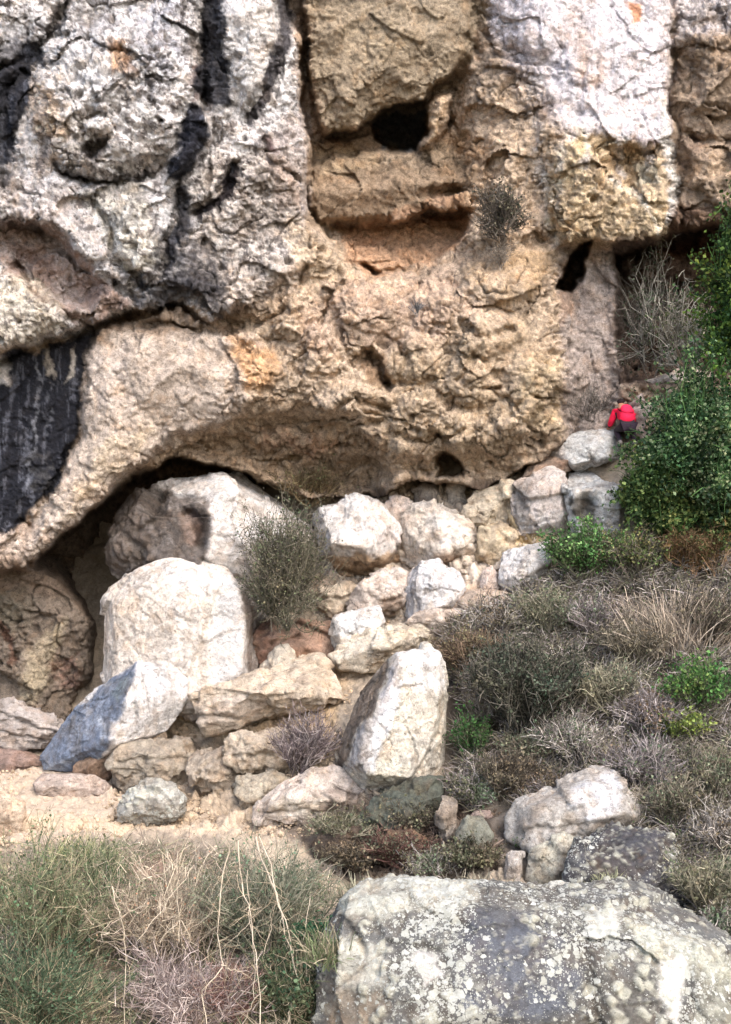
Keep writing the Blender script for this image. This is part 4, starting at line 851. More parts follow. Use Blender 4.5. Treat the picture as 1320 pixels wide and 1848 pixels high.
rock('boulder', 'huge lichen-covered foreground rock filling the lower right corner', B, 15.2,
     [(560, 1760, .2), (582, 1660, .5), (630, 1612, .7), (700, 1590, .8), (780, 1588, .8), (880, 1594, .8), (960, 1608, .9), (1050, 1626, .9), (1150, 1634, .9), (1240, 1664, .9), (1330, 1712, .8), (1450, 1800, .6), (1500, 1950), (1480, 2080), (550, 2080), (550, 1900)],
     [(650, 1670, -.0), (780, 1640, -.1), (920, 1660, -.1), (850, 1780, -.6), (1050, 1720, -.2), (680, 1800, -.35), (1020, 1860, -.6), (1200, 1730, -.3), (1300, 1850, -.6), (1180, 1860, -.6)], 3.0, 14, 8, (96, 95, 92),
     [([(850, 1630), (1000, 1650), (1060, 1780), (1000, 1860), (840, 1860), (810, 1740)], (84, 88, 98), .9, 34, .4, 2), ([(590, 1690), (680, 1700), (700, 1780), (600, 1790)], (204, 198, 178), .75, 20, .3, 3), ([(590, 1780), (700, 1790), (680, 1860), (590, 1860)], (166, 144, 114), .7, 20, .3, 3),
      ([(600, 1590), (760, 1560), (870, 1580), (850, 1640), (620, 1660)], (186, 184, 166), .8, 16, .4, 4), ([(745, 1730), (790, 1720), (800, 1770), (760, 1780)], (216, 212, 206), .9, 8, .1),
      ([(1060, 1640), (1120, 1640), (1120, 1700), (1065, 1690)], (206, 206, 190), .9, 8, .3, 8), ([(1120, 1660), (1250, 1690), (1330, 1740), (1300, 1780), (1180, 1760)], (184, 184, 162), .85, 18, .3, 4), ([(1190, 1740), (1235, 1720), (1240, 1790), (1225, 1850), (1195, 1830)], (222, 220, 210), .95, 7, .1, 5), ([(1050, 1740), (1150, 1760), (1170, 1860), (1050, 1860)], (92, 88, 80), .85, 20, .4, 4), ([(1260, 1740), (1340, 1760), (1340, 1860), (1250, 1850)], (124, 122, 106), .8, 16, .5, 4)],
     [([(720, 1600), (760, 1650), (860, 1680), (980, 1670)], 8, .06), ([(700, 1700), (800, 1720), (820, 1800)], 7, .05), ([(620, 1660), (660, 1720)], 6, .1), ([(1040, 1640), (1050, 1720), (1090, 1860)], 14, .1), ([(1250, 1700), (1240, 1790), (1270, 1850)], 8, .07), ([(1060, 1700), (1130, 1700), (1180, 1740)], 6, .12)], M_LICH, .6, cobble=6, chips=2, mg=.97)
# left and centre low rocks
rock('boulder', 'low grey bedded rock at the left edge beside the leaning slab', B, 24.0, [(-60, 1290), (0, 1262), (60, 1270), (115, 1300), (128, 1335), (80, 1356), (-40, 1356)], [(20, 1300, -.3), (90, 1320, -.25)], 1.0, 22, 6, (170, 158, 150), (), [([(0, 1290), (60, 1310), (120, 1325)], 3, .08), ([(-20, 1315), (80, 1340)], 3, .08)], M_ROUGH, 1.3)
rock('boulder', 'flat reddish-brown rock at the left edge of the sandy shelf', B, 23.5, [(-40, 1362), (0, 1350), (60, 1356), (85, 1372), (60, 1392), (-30, 1392)], [(30, 1370, -.15)], .6, 22, 5, (146, 118, 104))
rock('stone', 'brown squared stone under the tip of the leaning slab', 'stone', 22.8, [(128, 1404), (140, 1376), (200, 1346), (210, 1372), (200, 1408)], [(150, 1392, -.1), (195, 1375, -.15)], .4, 30, 5, (150, 120, 94))
rock('stone', 'brown stone propping the right side of the leaning slab', 'stone', 22.9, [(246, 1350), (262, 1328), (300, 1306), (304, 1350)], [(285, 1335, -.1)], .4, 30, 5, (144, 124, 100))
rock('boulder', 'tan broken rock directly below the middle of the ramp slab', B, 22.6, [(400, 1352), (440, 1325, .2), (520, 1318, .3), (565, 1345, .3), (560, 1385, .2), (500, 1402), (420, 1395)], [(470, 1350, -.25), (520, 1370, -.25)], .9, 18, 6, (184, 164, 138), (), [([(420, 1365), (540, 1358)], 4, .08)], M_ROUGH, 1.6)
rock('boulder', 'greyish tan crumbling rock right of the grey-brown crumbly one', B, 22.4, [(338, 1400), (352, 1362, .2), (400, 1350, .2), (432, 1380, .2), (425, 1425), (370, 1440)], [(385, 1390, -.25)], .8, 18, 6, (168, 150, 128), (), (), M_ROUGH, 1.7)
rock('boulder', 'yellowish tan crumbling rock above the left end of the flat-topped rock', B, 22.2, [(428, 1440), (436, 1400, .2), (490, 1392, .2), (520, 1410, .2), (500, 1440), (462, 1472), (430, 1468)], [(465, 1425, -.25)], .8, 18, 6, (172, 158, 134), (), (), M_ROUGH, 1.4)
rock('stone', 'small cream stone at the foot of the cream block, nearest the leaning slab', 'stone', 23.4, [(330, 1290), (338, 1262), (366, 1256), (372, 1290), (350, 1302)], [(350, 1276, -.1)], .4, 20, 5, (212, 190, 172))
rock('stone', 'larger pinkish cream block in the row at the foot of the cream block', 'stone', 23.35, [(368, 1292), (372, 1258), (410, 1256), (426, 1272), (418, 1300), (385, 1306)], [(395, 1276, -.12)], .4, 20, 5, (214, 192, 182))
rock('boulder', 'tan block half buried right of the broad crumbling boulder', B, 24.3, [(862, 1008), (868, 955), (900, 940), (935, 965), (930, 1005), (890, 1022)], [(895, 975, -.2)], .8, 22, 5, (200, 178, 142), chips=14, amp=1.2)
rock('boulder', 'low pale tan ledge rock under the cliff edge, above the half buried tan block', B, 25.1, [(830, 925), (850, 895), (900, 876), (940, 872), (950, 900), (925, 945), (870, 950)], [(890, 905, -.3)], .9, 22, 6, (206, 188, 160), amp=1.4)
rock('boulder', 'pinkish flat rubble rock under the rounded grey-white boulder', B, 23.3, [(728, 1130), (745, 1108), (800, 1100), (842, 1104), (850, 1130), (800, 1150), (745, 1150)], [(790, 1122, -.2)], .7, 20, 6, (198, 178, 160), amp=1.5)
rock('boulder', 'tan bedded rock between the round bush and the pale sloping block', B, 24.3, [(570, 1100), (580, 1062), (630, 1052), (660, 1066), (640, 1100), (600, 1112)], [(610, 1080, -.2)], .7, 20, 5, (204, 184, 158), (), [([(580, 1082), (640, 1078)], 3, .07)], amp=1.5)
rock('boulder', 'cream wedge of rock between the white faceted block and the broad crumbling boulder', B, 25.0, [(690, 960), (692, 912), (715, 896), (745, 905), (750, 950), (722, 1000)], [(715, 935, -.25)], .6, 24, 5, (210, 190, 176), amp=1.4)
rock('boulder', 'grey-brown crumbly rock right under the leaning slab', B, 22.4, [(198, 1405), (212, 1350, .1), (280, 1340, .2), (345, 1335, .2), (360, 1380), (330, 1425), (220, 1430)], [(250, 1370, -.2), (310, 1380, -.2)], .9, 18, 6, (156, 142, 122), (), [([(210, 1375), (340, 1365)], 3, .06)], M_ROUGH, 1.4)
rock('boulder', 'grey lichened stone on the sandy shelf with mottled white top', B, 21.4, [(212, 1465), (225, 1425), (262, 1406), (310, 1414), (335, 1445), (328, 1484), (270, 1500), (222, 1492)], [(250, 1440, -.2), (300, 1460, -.2)], .7, 14, 6, (150, 146, 136), [([(225, 1420), (320, 1415), (320, 1440), (230, 1445)], (206, 202, 188), .8, 6, .5, 8)], (), M_LICH, 1.2, cobble=11)
rock('boulder', 'smooth tan stone at the left edge of the sandy shelf', B, 21.4, [(-40, 1480), (-20, 1440), (10, 1428), (38, 1445), (46, 1480), (40, 1510), (-30, 1512)], [(10, 1465, -.2)], .6, 12, 5, (206, 178, 148))
rock('boulder', 'pinkish stone half buried left of the lichened stone', B, 22.2, [(60, 1410), (110, 1396), (180, 1400), (205, 1420), (170, 1446), (90, 1448)], [(130, 1415, -.15)], .6, 12, 5, (184, 162, 146))
rock('boulder', 'dark mossy rock under the foot of the tall slab', B, 21.1, [(650, 1480), (680, 1430, .2), (740, 1412, .3), (800, 1405, .3), (800, 1450), (760, 1500), (690, 1520)], [(700, 1460, -.2), (760, 1450, -.2)], .9, 18, 6, (84, 88, 76), (), (), M_ROUGH, 1.3)
rock('boulder', 'greenish grey upright stone between the tall slab and the angular boulder', B, 19.8, [(822, 1500), (845, 1470), (872, 1474), (888, 1505), (880, 1550), (845, 1562), (826, 1548)], [(850, 1510, -.15)], .5, 16, 6, (122, 122, 106), (), (), M_ROUGH)
rock('boulder', 'pinkish beige stone left of the greenish grey upright stone', B, 20.1, [(786, 1470), (800, 1438), (822, 1440), (828, 1480), (820, 1530), (795, 1530)], [(806, 1475, -.15)], .5, 16, 5, (150, 136, 120), (), (), M_ROUGH)
rock('boulder', 'brown rock in the dark hollow left of the foreground boulder', B, 20.0, [(560, 1530), (590, 1500), (650, 1495), (680, 1520), (660, 1560), (590, 1570)], [(620, 1525, -.2)], .8, 16, 6, (92, 76, 62), (), (), M_ROUGH, 1.4)
rock('boulder', 'orange-brown rock in the hollow above the foreground boulder', B, 19.9, [(680, 1530), (700, 1505), (745, 1500), (770, 1525), (750, 1560), (695, 1562)], [(725, 1525, -.15)], .6, 14, 5, (120, 92, 66), (), (), M_ROUGH, 1.4)
rock('stone', 'small white stone among the green scrub at right', 'stone', 21.2, [(1212, 1262), (1225, 1244), (1248, 1246), (1262, 1262), (1252, 1284), (1222, 1286)], [(1236, 1262, -.12)], .4, 16, 5, (216, 222, 222))
rock('stone', 'pink fallen stone in the dark hollow near the greenish stone', 'stone', 19.9, [(842, 1478), (860, 1462), (884, 1462), (892, 1476), (870, 1490)], [(866, 1474, -.1)], .3, 16, 5, (176, 150, 138))
rock('stone', 'smooth white stone on the back rim of the huge foreground boulder', 'stone', 16.4, [(985, 1606), (995, 1590), (1015, 1588), (1028, 1600), (1020, 1614)], [(1005, 1600, -.1)], .25, 12, 5, (206, 204, 190))

# loose rubble: small stones lying on the ledges, each a thing
def rubble():
    protos = []
    for k in range(5):
        S, F = ico(3); rg = np.random.default_rng(k + 50)
        n = rg.normal(size=(16, 3)); n /= np.linalg.norm(n, axis=1)[:, None]; d = rg.uniform(.7, 1.0, 16)
        q = np.clip(S @ n.T, 0, None) / d; r = 1 / ((q ** 20).sum(1) ** .05 + .3)
        P = S * r[:, None] * (1, .9, .75); P += S * (.06 * fbm(P, 2.5, 3, k))[:, None]
        protos.append((P, F))
    zones = [  # polygon, count, (size range px), colour, label
        ([(575, 1020), (640, 1060), (740, 1120), (700, 1130), (600, 1100), (560, 1100)], 22, (4, 9), (206, 182, 154), 'small tan stone in the rubble left of the pale sloping block'),
        ([(690, 905), (740, 890), (740, 925), (700, 940)], 12, (4, 9), (216, 196, 176), 'small cream stone in the rubble above the broad crumbling boulder'),
        ([(320, 1262), (450, 1260), (440, 1310), (330, 1300)], 20, (5, 13), (222, 196, 174), 'small pinkish stone at the foot of the cream block'),
        ([(860, 1000), (900, 1000), (900, 1070), (830, 1060), (830, 1030)], 14, (4, 9), (200, 184, 168), 'small stone near the rounded pale grey boulder'),
        ([(740, 1100), (840, 1095), (830, 1125), (740, 1140)], 14, (4, 9), (206, 182, 154), 'small stone below the rounded grey-white boulder'),
        ([(60, 1400), (560, 1440), (540, 1490), (60, 1490)], 40, (3, 9), (196, 174, 148), 'small stone lying on the sandy shelf'),
        ([(400, 1330), (600, 1330), (560, 1480), (440, 1480)], 22, (4, 11), (190, 168, 138), 'small stone on the crumbling bank below the ramp slab'),
        ([(640, 1500), (900, 1500), (900, 1560), (680, 1560)], 26, (4, 12), (128, 112, 98), 'small brown stone in the dark hollow'),
        ([(860, 1100), (1300, 1150), (1300, 1480), (900, 1450)], 50, (3, 9), (170, 158, 146), 'small grey stone among the dry scrub'),
        ([(200, 1550), (600, 1600), (600, 1840), (200, 1840)], 36, (4, 12), (176, 160, 146), 'small pale stone under the dry canes'),
        ([(1170, 760), (1230, 760), (1200, 800), (1160, 795)], 6, (4, 8), (196, 170, 160), 'small pink stone around the person in red')]
    rg = np.random.default_rng(5)
    for poly, cnt, (s0, s1), col, lab in zones:
        made = []
        a = np.array(poly, float); lo, hi = a.min(0), a.max(0); k = 0
        while k < cnt:
            x, y = rg.uniform(lo, hi)
            if poly_sd(np.array([x]), np.array([y]), poly)[0] < 0: continue
            k += 1
            p = at(x, y, float(gsurf(x, y))); s = rg.uniform(s0, s1) / K * p[1]
            V, F = protos[rg.integers(5)]
            an = rg.uniform(0, 6.28); Rz = np.array([[math.cos(an), -math.sin(an), 0], [math.sin(an), math.cos(an), 0], [0, 0, 1]])
            V = V @ Rz.T * s * (1, 1, rg.uniform(.7, 1.1)); V = V + p + (0, -.03, .02)
            o = mesh_obj('stone', V, F, lin(col) * rg.uniform(.75, 1.15), M_BOULD)
            tag(o, lab, 'stone', lab.replace('small', 'small loose').replace(' stone', ' stones', 1)); made.append((x, y, s, o))
        taken = set()
        for word, key in (('leftmost', lambda q: q[0]), ('rightmost', lambda q: -q[0]), ('lowest', lambda q: -q[1]), ('topmost', lambda q: q[1]), ('largest', lambda q: -q[2])):
            o = sorted(made, key=key)[0][3]
            if o.name not in taken: taken.add(o.name); o['label'] = lab.replace('small', word + ' small', 1)
rubble()

def gravel():
    rg = np.random.default_rng(15); S, F = ico(1); Vs = []; Fs = []; Cs = []; k = 0
    for poly, cnt, col in (([(-40, 1370), (330, 1390), (640, 1330), (640, 1440), (560, 1510), (-40, 1530)], 2600, (198, 176, 150)), ([(560, 890), (1010, 850), (1010, 990), (900, 1080), (840, 1160), (560, 1180)], 2200, (208, 188, 166)),
                           ([(300, 1230), (640, 1180), (640, 1330), (310, 1330)], 900, (206, 182, 154)), ([(560, 1480), (900, 1440), (920, 1590), (600, 1590)], 900, (120, 104, 90)), ([(820, 1100), (1330, 1000), (1330, 1600), (900, 1480)], 1500, (150, 138, 124)), ([(560, 1500), (700, 1540), (640, 1700), (-40, 1800), (-40, 1530)], 1200, (176, 158, 136))):
        a = np.array(poly, float); u = rg.uniform(a[:, 0].min(), a[:, 0].max(), cnt * 2); v = rg.uniform(a[:, 1].min(), a[:, 1].max(), cnt * 2)
        ok = poly_sd(u, v, poly) > 0; u = u[ok][:cnt]; v = v[ok][:cnt]; n = len(u); c = at(u, v, gsurf(u, v)) + (0, -.01, .005)
        sz = .012 + .05 * rg.random(n) ** 3.5
        V = c[:, None] + S[None] * rg.uniform(.6, 1.2, (n, len(S), 1)) * sz[:, None, None] * rg.uniform(.6, 1.2, (n, 1, 3))
        Vs.append(V.reshape(-1, 3)); Fs.append((F[None] + (np.arange(n) * len(S))[:, None, None]).reshape(-1, 3) + k); k += n * len(S)
        Cs.append(np.repeat(lin(col) * rg.uniform(.6, 1.2, (n, 1)), len(S), 0))
    o = mesh_obj('gravel', np.concatenate(Vs), np.concatenate(Fs), np.concatenate(Cs), M_SOIL, smooth=False)
    tag(o, 'loose gravel and rock chips scattered over the ledges and slope', 'gravel', None, 'stuff')
gravel()

# ------------------------------------------------------------------ VEGETATION
def tubes(paths, rad, cols, sides=3):
    """paths (n,m,3), rad (n,m), cols (n,3) -> V,F,C"""
    n, m, _ = paths.shape
    tg = np.gradient(paths, axis=1); tg /= np.linalg.norm(tg, axis=-1, keepdims=True) + 1e-9
    ref = np.zeros_like(tg); ref[..., 0] = .31 + .8 * np.sin(np.arange(n) * 2.4)[:, None]; ref[..., 1] = .9; ref[..., 2] = .2 + .8 * np.cos(np.arange(n) * 1.7)[:, None]
    a = np.cross(tg, ref); a /= np.linalg.norm(a, axis=-1, keepdims=True) + 1e-9; b = np.cross(tg, a)
    V = np.stack([paths + rad[..., None] * (a * math.cos(t) + b * math.sin(t)) for t in np.arange(sides) * 2 * math.pi / sides], 2)
    idx = np.arange(n * m * sides).reshape(n, m, sides)
    if sides == 2:
        F = np.stack([idx[:, :-1, 0], idx[:, :-1, 1], idx[:, 1:, 1], idx[:, 1:, 0]], -1).reshape(-1, 4)
        return V.reshape(-1, 3), F, np.repeat(cols, m * 2, 0)
    A = idx[:, :-1, :]; Bq = idx[:, 1:, :]
    F = np.stack([A, np.roll(A, -1, 2), np.roll(Bq, -1, 2), Bq], -1).reshape(-1, 4)
    C = np.repeat(cols, m * sides, 0)
    return V.reshape(-1, 3), F, C
def strands(rg, base, dirs, length, m=5, curl=.25, droop=.1, r0=.006):
    n = len(base); L = np.asarray(length).reshape(-1, 1)
    pts = [base]; d = dirs.copy()
    for k in range(m - 1):
        d = d + rg.normal(size=(n, 3)) * curl; d[:, 2] -= droop * k / m; d /= np.linalg.norm(d, axis=1)[:, None]
        pts.append(pts[-1] + d * L / (m - 1))
    P = np.stack(pts, 1); rad = np.tile(np.linspace(1, .35, m), (n, 1)) * r0
    return P, rad
def leafs(rg, pos, size, cols, up=.4, aspect=.45):
    n = len(pos); ax = rg.normal(size=(n, 3)); ax[:, 2] += up; ax /= np.linalg.norm(ax, axis=1)[:, None]
    o = rg.normal(size=(n, 3)); sd = np.cross(ax, o); sd /= np.linalg.norm(sd, axis=1)[:, None] + 1e-9; nr = np.cross(ax, sd)
    s = np.asarray(size).reshape(-1, 1) * np.ones((n, 1))
    V = np.stack([pos, pos + ax * s * .5 + sd * s * aspect + nr * s * .12, pos + ax * s, pos + ax * s * .5 - sd * s * aspect + nr * s * .12], 1)
    i = np.arange(n)[:, None] * 4
    F = np.concatenate([i + [[0, 1, 2]], i + [[0, 2, 3]]])
    return V.reshape(-1, 3), F, np.repeat(cols, 4, 0)
def vcol(rg, n, cols, var=.25):
    c = np.array([lin(q) for q in cols]); k = rg.integers(len(c), size=n)
    return c[k] * rg.uniform(1 - var, 1 + var, (n, 1))
def shrub(name, label, cat, c, rad, n, tw=((120, 108, 98), (90, 80, 72)), lf=None, nl=0, ls=.04, r0=.006, spread=1.0, up=.5, seed=0, group=None, curl=.3, grow=1.0, m=5, hemi=-.1, fill=.35):
    """shrub filling an ellipsoid of radii rad around c, its stems rising from the base"""
    rg = np.random.default_rng(seed + 900); c = np.array(c, float); rad = np.array(rad, float)
    base0 = c + np.array([0, 0, -rad[2] * .9])
    root = empty(name, base0, label, cat, group)
    # main stems reach to points in the crown, twigs branch from them
    d = rg.normal(size=(n, 3)); d[:, 2] = np.where(d[:, 2] < hemi, -d[:, 2] * .5, d[:, 2]); d /= np.linalg.norm(d, axis=1)[:, None]
    # lumpy crown
    lump = np.clip(1 + 1.2 * perlin(d * 1.0, 1.9, seed + 3) + .6 * perlin(d, 4.5, seed + 8), .35, 1.5)
    tip = c + d * rad * lump[:, None] * (fill + (1 - fill) * rg.random((n, 1)) ** .45)
    nm = max(8, n // 25); k = rg.integers(nm, size=n)
    mt = tip[:nm]; mb = base0 + rg.normal(size=(nm, 3)) * rad * .12
    t = np.linspace(0, 1, 6)[None, :, None]
    mp = mb[:, None] * (1 - t) + mt[:, None] * t + np.sin(t * 3.1) * rg.normal(size=(nm, 1, 3)) * rad * .12
    V1, F1, C1 = tubes(mp, np.tile(np.linspace(1, .4, 6), (nm, 1)) * r0 * 2.2, vcol(rg, nm, tw))
    # each twig starts on the nearest point of some main stem
    dist = ((tip[:, None] - mt[None]) ** 2).sum(-1); k = dist.argmin(1); q = rg.uniform(.3, .95, n)
    j = np.clip((q * 5).astype(int), 0, 4); st = mp[k, j]
    dv = tip - st; ln = np.linalg.norm(dv, axis=1) + .02
    Pt, rd = strands(rg, st, dv / ln[:, None] + rg.normal(size=(n, 3)) * .15, ln * 1.0, m, curl, 0, r0)
    end = Pt[:, -1:] ; fix = (tip[:, None] - end) * (np.linspace(0, 1, m) ** 1.2)[None, :, None] * .8; Pt = Pt + fix
    V2, F2, C2 = tubes(Pt, rd * 1.35, vcol(rg, n, tw, .35), 2)
    # short side twigs
    ns = n * 3; kk = rg.integers(n, size=ns); jj = rg.integers(1, m, size=ns); sb = Pt[kk, jj]
    sdir = rg.normal(size=(ns, 3)); sdir[:, 2] += up; sdir += (sb - c) / rad * .8; sdir /= np.linalg.norm(sdir, axis=1)[:, None]
    Ps, rs = strands(rg, sb, sdir, rg.uniform(.3, 1, ns) * rad.mean() * .35 * spread, 3, curl, 0, r0 * .7)
    V3, F3, C3 = tubes(Ps, rs * 1.4, vcol(rg, ns, tw, .35), 2)
    V = np.concatenate([V1, V2, V3]); F = np.concatenate([F1, F2 + len(V1), F3 + len(V1) + len(V2)])
    o = mesh_obj('branches', V, F, np.concatenate([C1, C2, C3]), M_TWIG, root, False)
    if lf is not None and nl:
        src = np.concatenate([Ps.reshape(-1, 3), Pt[:, 2:].reshape(-1, 3)])
        kx = rg.integers(len(src), size=nl); pos = src[kx] + rg.normal(size=(nl, 3)) * ls * .8
        cl = vcol(rg, nl, lf, .35) * (1 + .75 * perlin(pos, 1.8, seed) + .35 * perlin(pos, 5, seed + 2))[:, None]; cl[:, 0] *= 1 + .35 * perlin(pos, 1.3, seed + 5)
        Vl, Fl, Cl = leafs(rg, pos, rg.uniform(.45, 1.5, nl) * ls, cl, up)
        mesh_obj('foliage', Vl, Fl, Cl, M_LEAF, root, False)
    return root
def px(n, D): return n / K * D
def shr(u, v, ru, rv, dD, name, label, n, **kw):
    """shrub whose crown is centred on pixel (u,v), standing dD in front of the ground"""
    D = float(gsurf(u, v + rv * .7)) - dD - px(ru, 20) * .25 if 'D' not in kw else kw.pop('D')
    rr = kw.pop('depth', None) or px(ru, D) * .8
    return shrub(name, label, kw.pop('cat', 'shrub'), at(u, v, D), (px(ru, D), rr, px(rv, D)), n, **kw)
GB = ((116, 104, 96), (92, 84, 78), (142, 130, 120), (74, 66, 60)); GG = ((86, 88, 68), (104, 104, 84), (66, 70, 54))
GREEN = ((54, 82, 50), (72, 100, 62), (40, 64, 44), (96, 118, 80), (124, 136, 102)); DK = ((40, 62, 36), (58, 84, 46), (74, 104, 56))
shr(512, 1020, 82, 108, 0, 'round_bush', 'round grey-green twiggy bush growing between the rounded boulder and the white block', 1500, D=23.2, tw=((84, 82, 66), (104, 98, 84), (60, 58, 48), (120, 112, 98)), lf=((92, 98, 72), (74, 80, 60), (116, 116, 92), (88, 84, 74)), nl=9000, ls=.035, r0=.005, hemi=-1.5, seed=1, fill=.2)
shr(1268, 795, 108, 122, 0, 'leafy_shrub', 'large bright green leafy shrub at the right edge beside the person in red', 900, D=22.8, tw=DK, lf=GREEN, nl=30000, ls=.062, r0=.009, seed=2, hemi=-1.5, fill=.2)
shr(1185, 880, 66, 80, 0, 'leafy_shrub', 'lower olive-green leafy shrub right of the grey cracked block', 600, D=22.9, tw=DK, lf=((84, 104, 56), (62, 84, 44), (116, 130, 76), (48, 66, 38)), nl=9000, ls=.07, r0=.007, seed=3, hemi=-1.5)
shr(1345, 520, 58, 170, 0, 'evergreen_tree', 'dark green tree crown hanging at the right edge above the leafy shrub', 700, D=22.6, tw=DK, lf=((56, 82, 38), (40, 60, 32), (78, 104, 46), (96, 116, 50)), nl=14000, ls=.07, r0=.008, seed=4, hemi=-1.5, cat='tree')
shr(1310, 910, 60, 60, 0, 'leafy_shrub', 'dark olive shrub at the right edge under the bright green shrub', 400, D=22.8, tw=DK, lf=((60, 76, 40), (44, 58, 32), (84, 92, 50)), nl=5000, ls=.07, seed=5, hemi=-1.5)
shr(1060, 1000, 72, 48, .2, 'low_green_shrub', 'low green shrub spilling over below the cracked grey block', 700, tw=GG, lf=((84, 120, 66), (62, 96, 48), (120, 148, 92)), nl=6500, ls=.05, seed=6, r0=.005)
shr(1140, 1000, 62, 44, .2, 'low_green_shrub', 'mixed green and straw shrub right of the low green one', 700, tw=GG + GB, lf=((96, 112, 66), (130, 126, 84)), nl=3500, ls=.045, seed=7, r0=.005)
shr(1240, 990, 80, 46, .1, 'dry_shrub', 'brown-green dry shrub under the right-hand leafy shrubs', 700, tw=((110, 84, 62), (86, 74, 52), (130, 104, 80)), lf=((84, 88, 50), (104, 86, 56)), nl=3000, ls=.05, seed=8, r0=.005)
shr(955, 1235, 98, 92, .45, 'dark_shrub', 'dark grey-green dense shrub in the middle of the scrub slope', 1700, tw=((66, 64, 56), (90, 86, 76), (52, 50, 44), (112, 106, 96)), lf=((70, 78, 62), (92, 98, 82), (54, 60, 48)), nl=11000, ls=.045, seed=9, r0=.006, fill=.2)
shr(850, 1175, 56, 48, .1, 'dry_shrub', 'brown dry shrub at the upper right of the tall slab', 700, tw=((128, 108, 90), (96, 80, 66), (74, 62, 52)), lf=((120, 112, 84), (92, 84, 62)), nl=2200, ls=.035, seed=10, r0=.005)
shr(848, 1335, 38, 52, .1, 'low_green_shrub', 'small green weed in the shade right of the tall slab', 260, tw=GG, lf=((70, 104, 56), (52, 82, 44)), nl=1500, ls=.045, seed=11, r0=.004)
shr(548, 1345, 62, 56, .1, 'dry_shrub', 'purplish bare twig bush leaning on the left of the tall slab', 620, D=21.3, tw=((128, 116, 116), (104, 92, 92), (84, 74, 72), (150, 140, 136)), seed=12, r0=.006, curl=.25)
shr(905, 380, 42, 50, 0, 'cliff_shrub', 'dark twiggy shrub rooted on the cliff face right of the recess', 500, D=23.6, tw=((86, 80, 72), (66, 60, 54), (120, 110, 100)), lf=((86, 84, 68), (66, 64, 52)), nl=1600, ls=.04, seed=13, r0=.006, hemi=-1)
shr(905, 450, 26, 34, 0, 'cliff_shrub', 'small pale twig tuft under the dark cliff shrub', 160, D=23.8, tw=((150, 140, 128), (120, 108, 96)), seed=14, r0=.005, hemi=-1)
shr(752, 555, 12, 16, 0, 'cliff_tuft', 'tiny dark tuft on the central cliff face below the recess', 60, D=23.5, tw=((84, 84, 86), (110, 108, 108)), seed=15, r0=.004)
shr(1170, 560, 74, 110, 0, 'hanging_scrub', 'tangle of bare grey vines hanging in the right recess', 200, D=25.0, tw=((120, 114, 106), (150, 146, 136), (84, 78, 72)), lf=((66, 76, 56), (86, 92, 74)), nl=1200, ls=.05, seed=16, r0=.006, hemi=-1.5, curl=.4)
shr(1240, 600, 50, 90, 0, 'hanging_scrub', 'pale bare branches in front of the dark recess beside the tree', 180, D=24.2, tw=((160, 154, 140), (134, 126, 112)), lf=((84, 100, 62),), nl=800, ls=.05, seed=17, r0=.008, hemi=-1, curl=.3)
shr(1065, 735, 48, 46, 0, 'dry_shrub', 'grey twig clump at the foot of the grey column left of the person', 420, D=24.8, tw=((110, 104, 98), (84, 78, 72), (140, 132, 124)), seed=18, r0=.005)
shr(560, 870, 70, 44, 0, 'dry_shrub', 'dry brown brush in the shade of the undercut above the round bush', 380, D=25.3, tw=((110, 92, 68), (84, 70, 52), (130, 116, 88)), lf=((96, 92, 62),), nl=900, ls=.035, seed=19, r0=.005)
shr(1195, 740, 50, 50, 0, 'dry_shrub', 'bare grey twigs right behind the person in red', 120, D=24.5, tw=((150, 140, 130), (120, 110, 100)), lf=((110, 130, 80),), nl=300, ls=.04, seed=20, r0=.004)
# dry scrub covering the right slope, a dozen and a half different bushes
rgx = np.random.default_rng(77)
SCR = [(905, 1120, 50, 30, 'yellowish brown dry brush just below the flat brownish rock'), (985, 1110, 56, 40, 'dry brush under the low green shrub'), (1070, 1110, 60, 44, 'grey brush with pale stems in the upper scrub slope'), (1150, 1160, 60, 50, 'pinkish grey dry brush left of the pale grass clump'),
       (1290, 1120, 60, 60, 'dark dry brush at the right edge beside the pale grass'), (1090, 1240, 70, 50, 'grey brush right of the dark dense shrub'), (1180, 1290, 70, 50, 'low grey brush left of the white stone'), (1290, 1400, 70, 60, 'brown dry brush at the right edge below the green weeds'),
       (1040, 1340, 70, 50, 'silvery dry brush behind the angular boulder'), (920, 1400, 60, 50, 'dark twig brush left of the angular boulder'), (1160, 1380, 70, 50, 'brown-grey brush right behind the angular boulder'), (1220, 1450, 60, 50, 'grey brush right of the angular boulder'),
       (1310, 1500, 60, 60, 'greyish brush at the right edge above the foreground boulder'), (1280, 1600, 70, 60, 'soft grey-green brush between the dark spotted boulder and the right edge'), (860, 1430, 40, 30, 'fine dark twigs above the greenish stone'), (720, 1530, 60, 36, 'reddish brown twigs in the dark hollow'), (780, 1560, 50, 30, 'grey dry sprigs behind the rim of the foreground boulder'), (620, 1490, 60, 30, 'thin dry twigs under the flat-topped rock'), (1000, 1420, 50, 20, 'thin brush growing over the angular boulder top edge'), (960, 1350, 60, 30, 'mauve twig brush below the dark dense shrub'),
       (1300, 1680, 50, 40, 'grey-green sprigs at the right edge over the pale greenish boulder'),
       (640, 1545, 60, 30, 'dark brown dead brush in the hollow at the left'),
       (850, 1545, 50, 26, 'dark brush around the greenish grey upright stone'),
       (740, 1475, 60, 30, 'dark leafy brush over the mossy rock below the tall slab'),
       (870, 1260, 36, 70, 'brown brush between the tall slab and the dark shrub')]
PAL = [((156, 147, 139), (122, 114, 107), (92, 85, 80), (182, 174, 165)), ((134, 128, 110), (106, 100, 86), (156, 150, 128)), ((166, 156, 153), (132, 123, 121), (100, 92, 90)), ((112, 104, 90), (88, 81, 70), (140, 131, 116))]
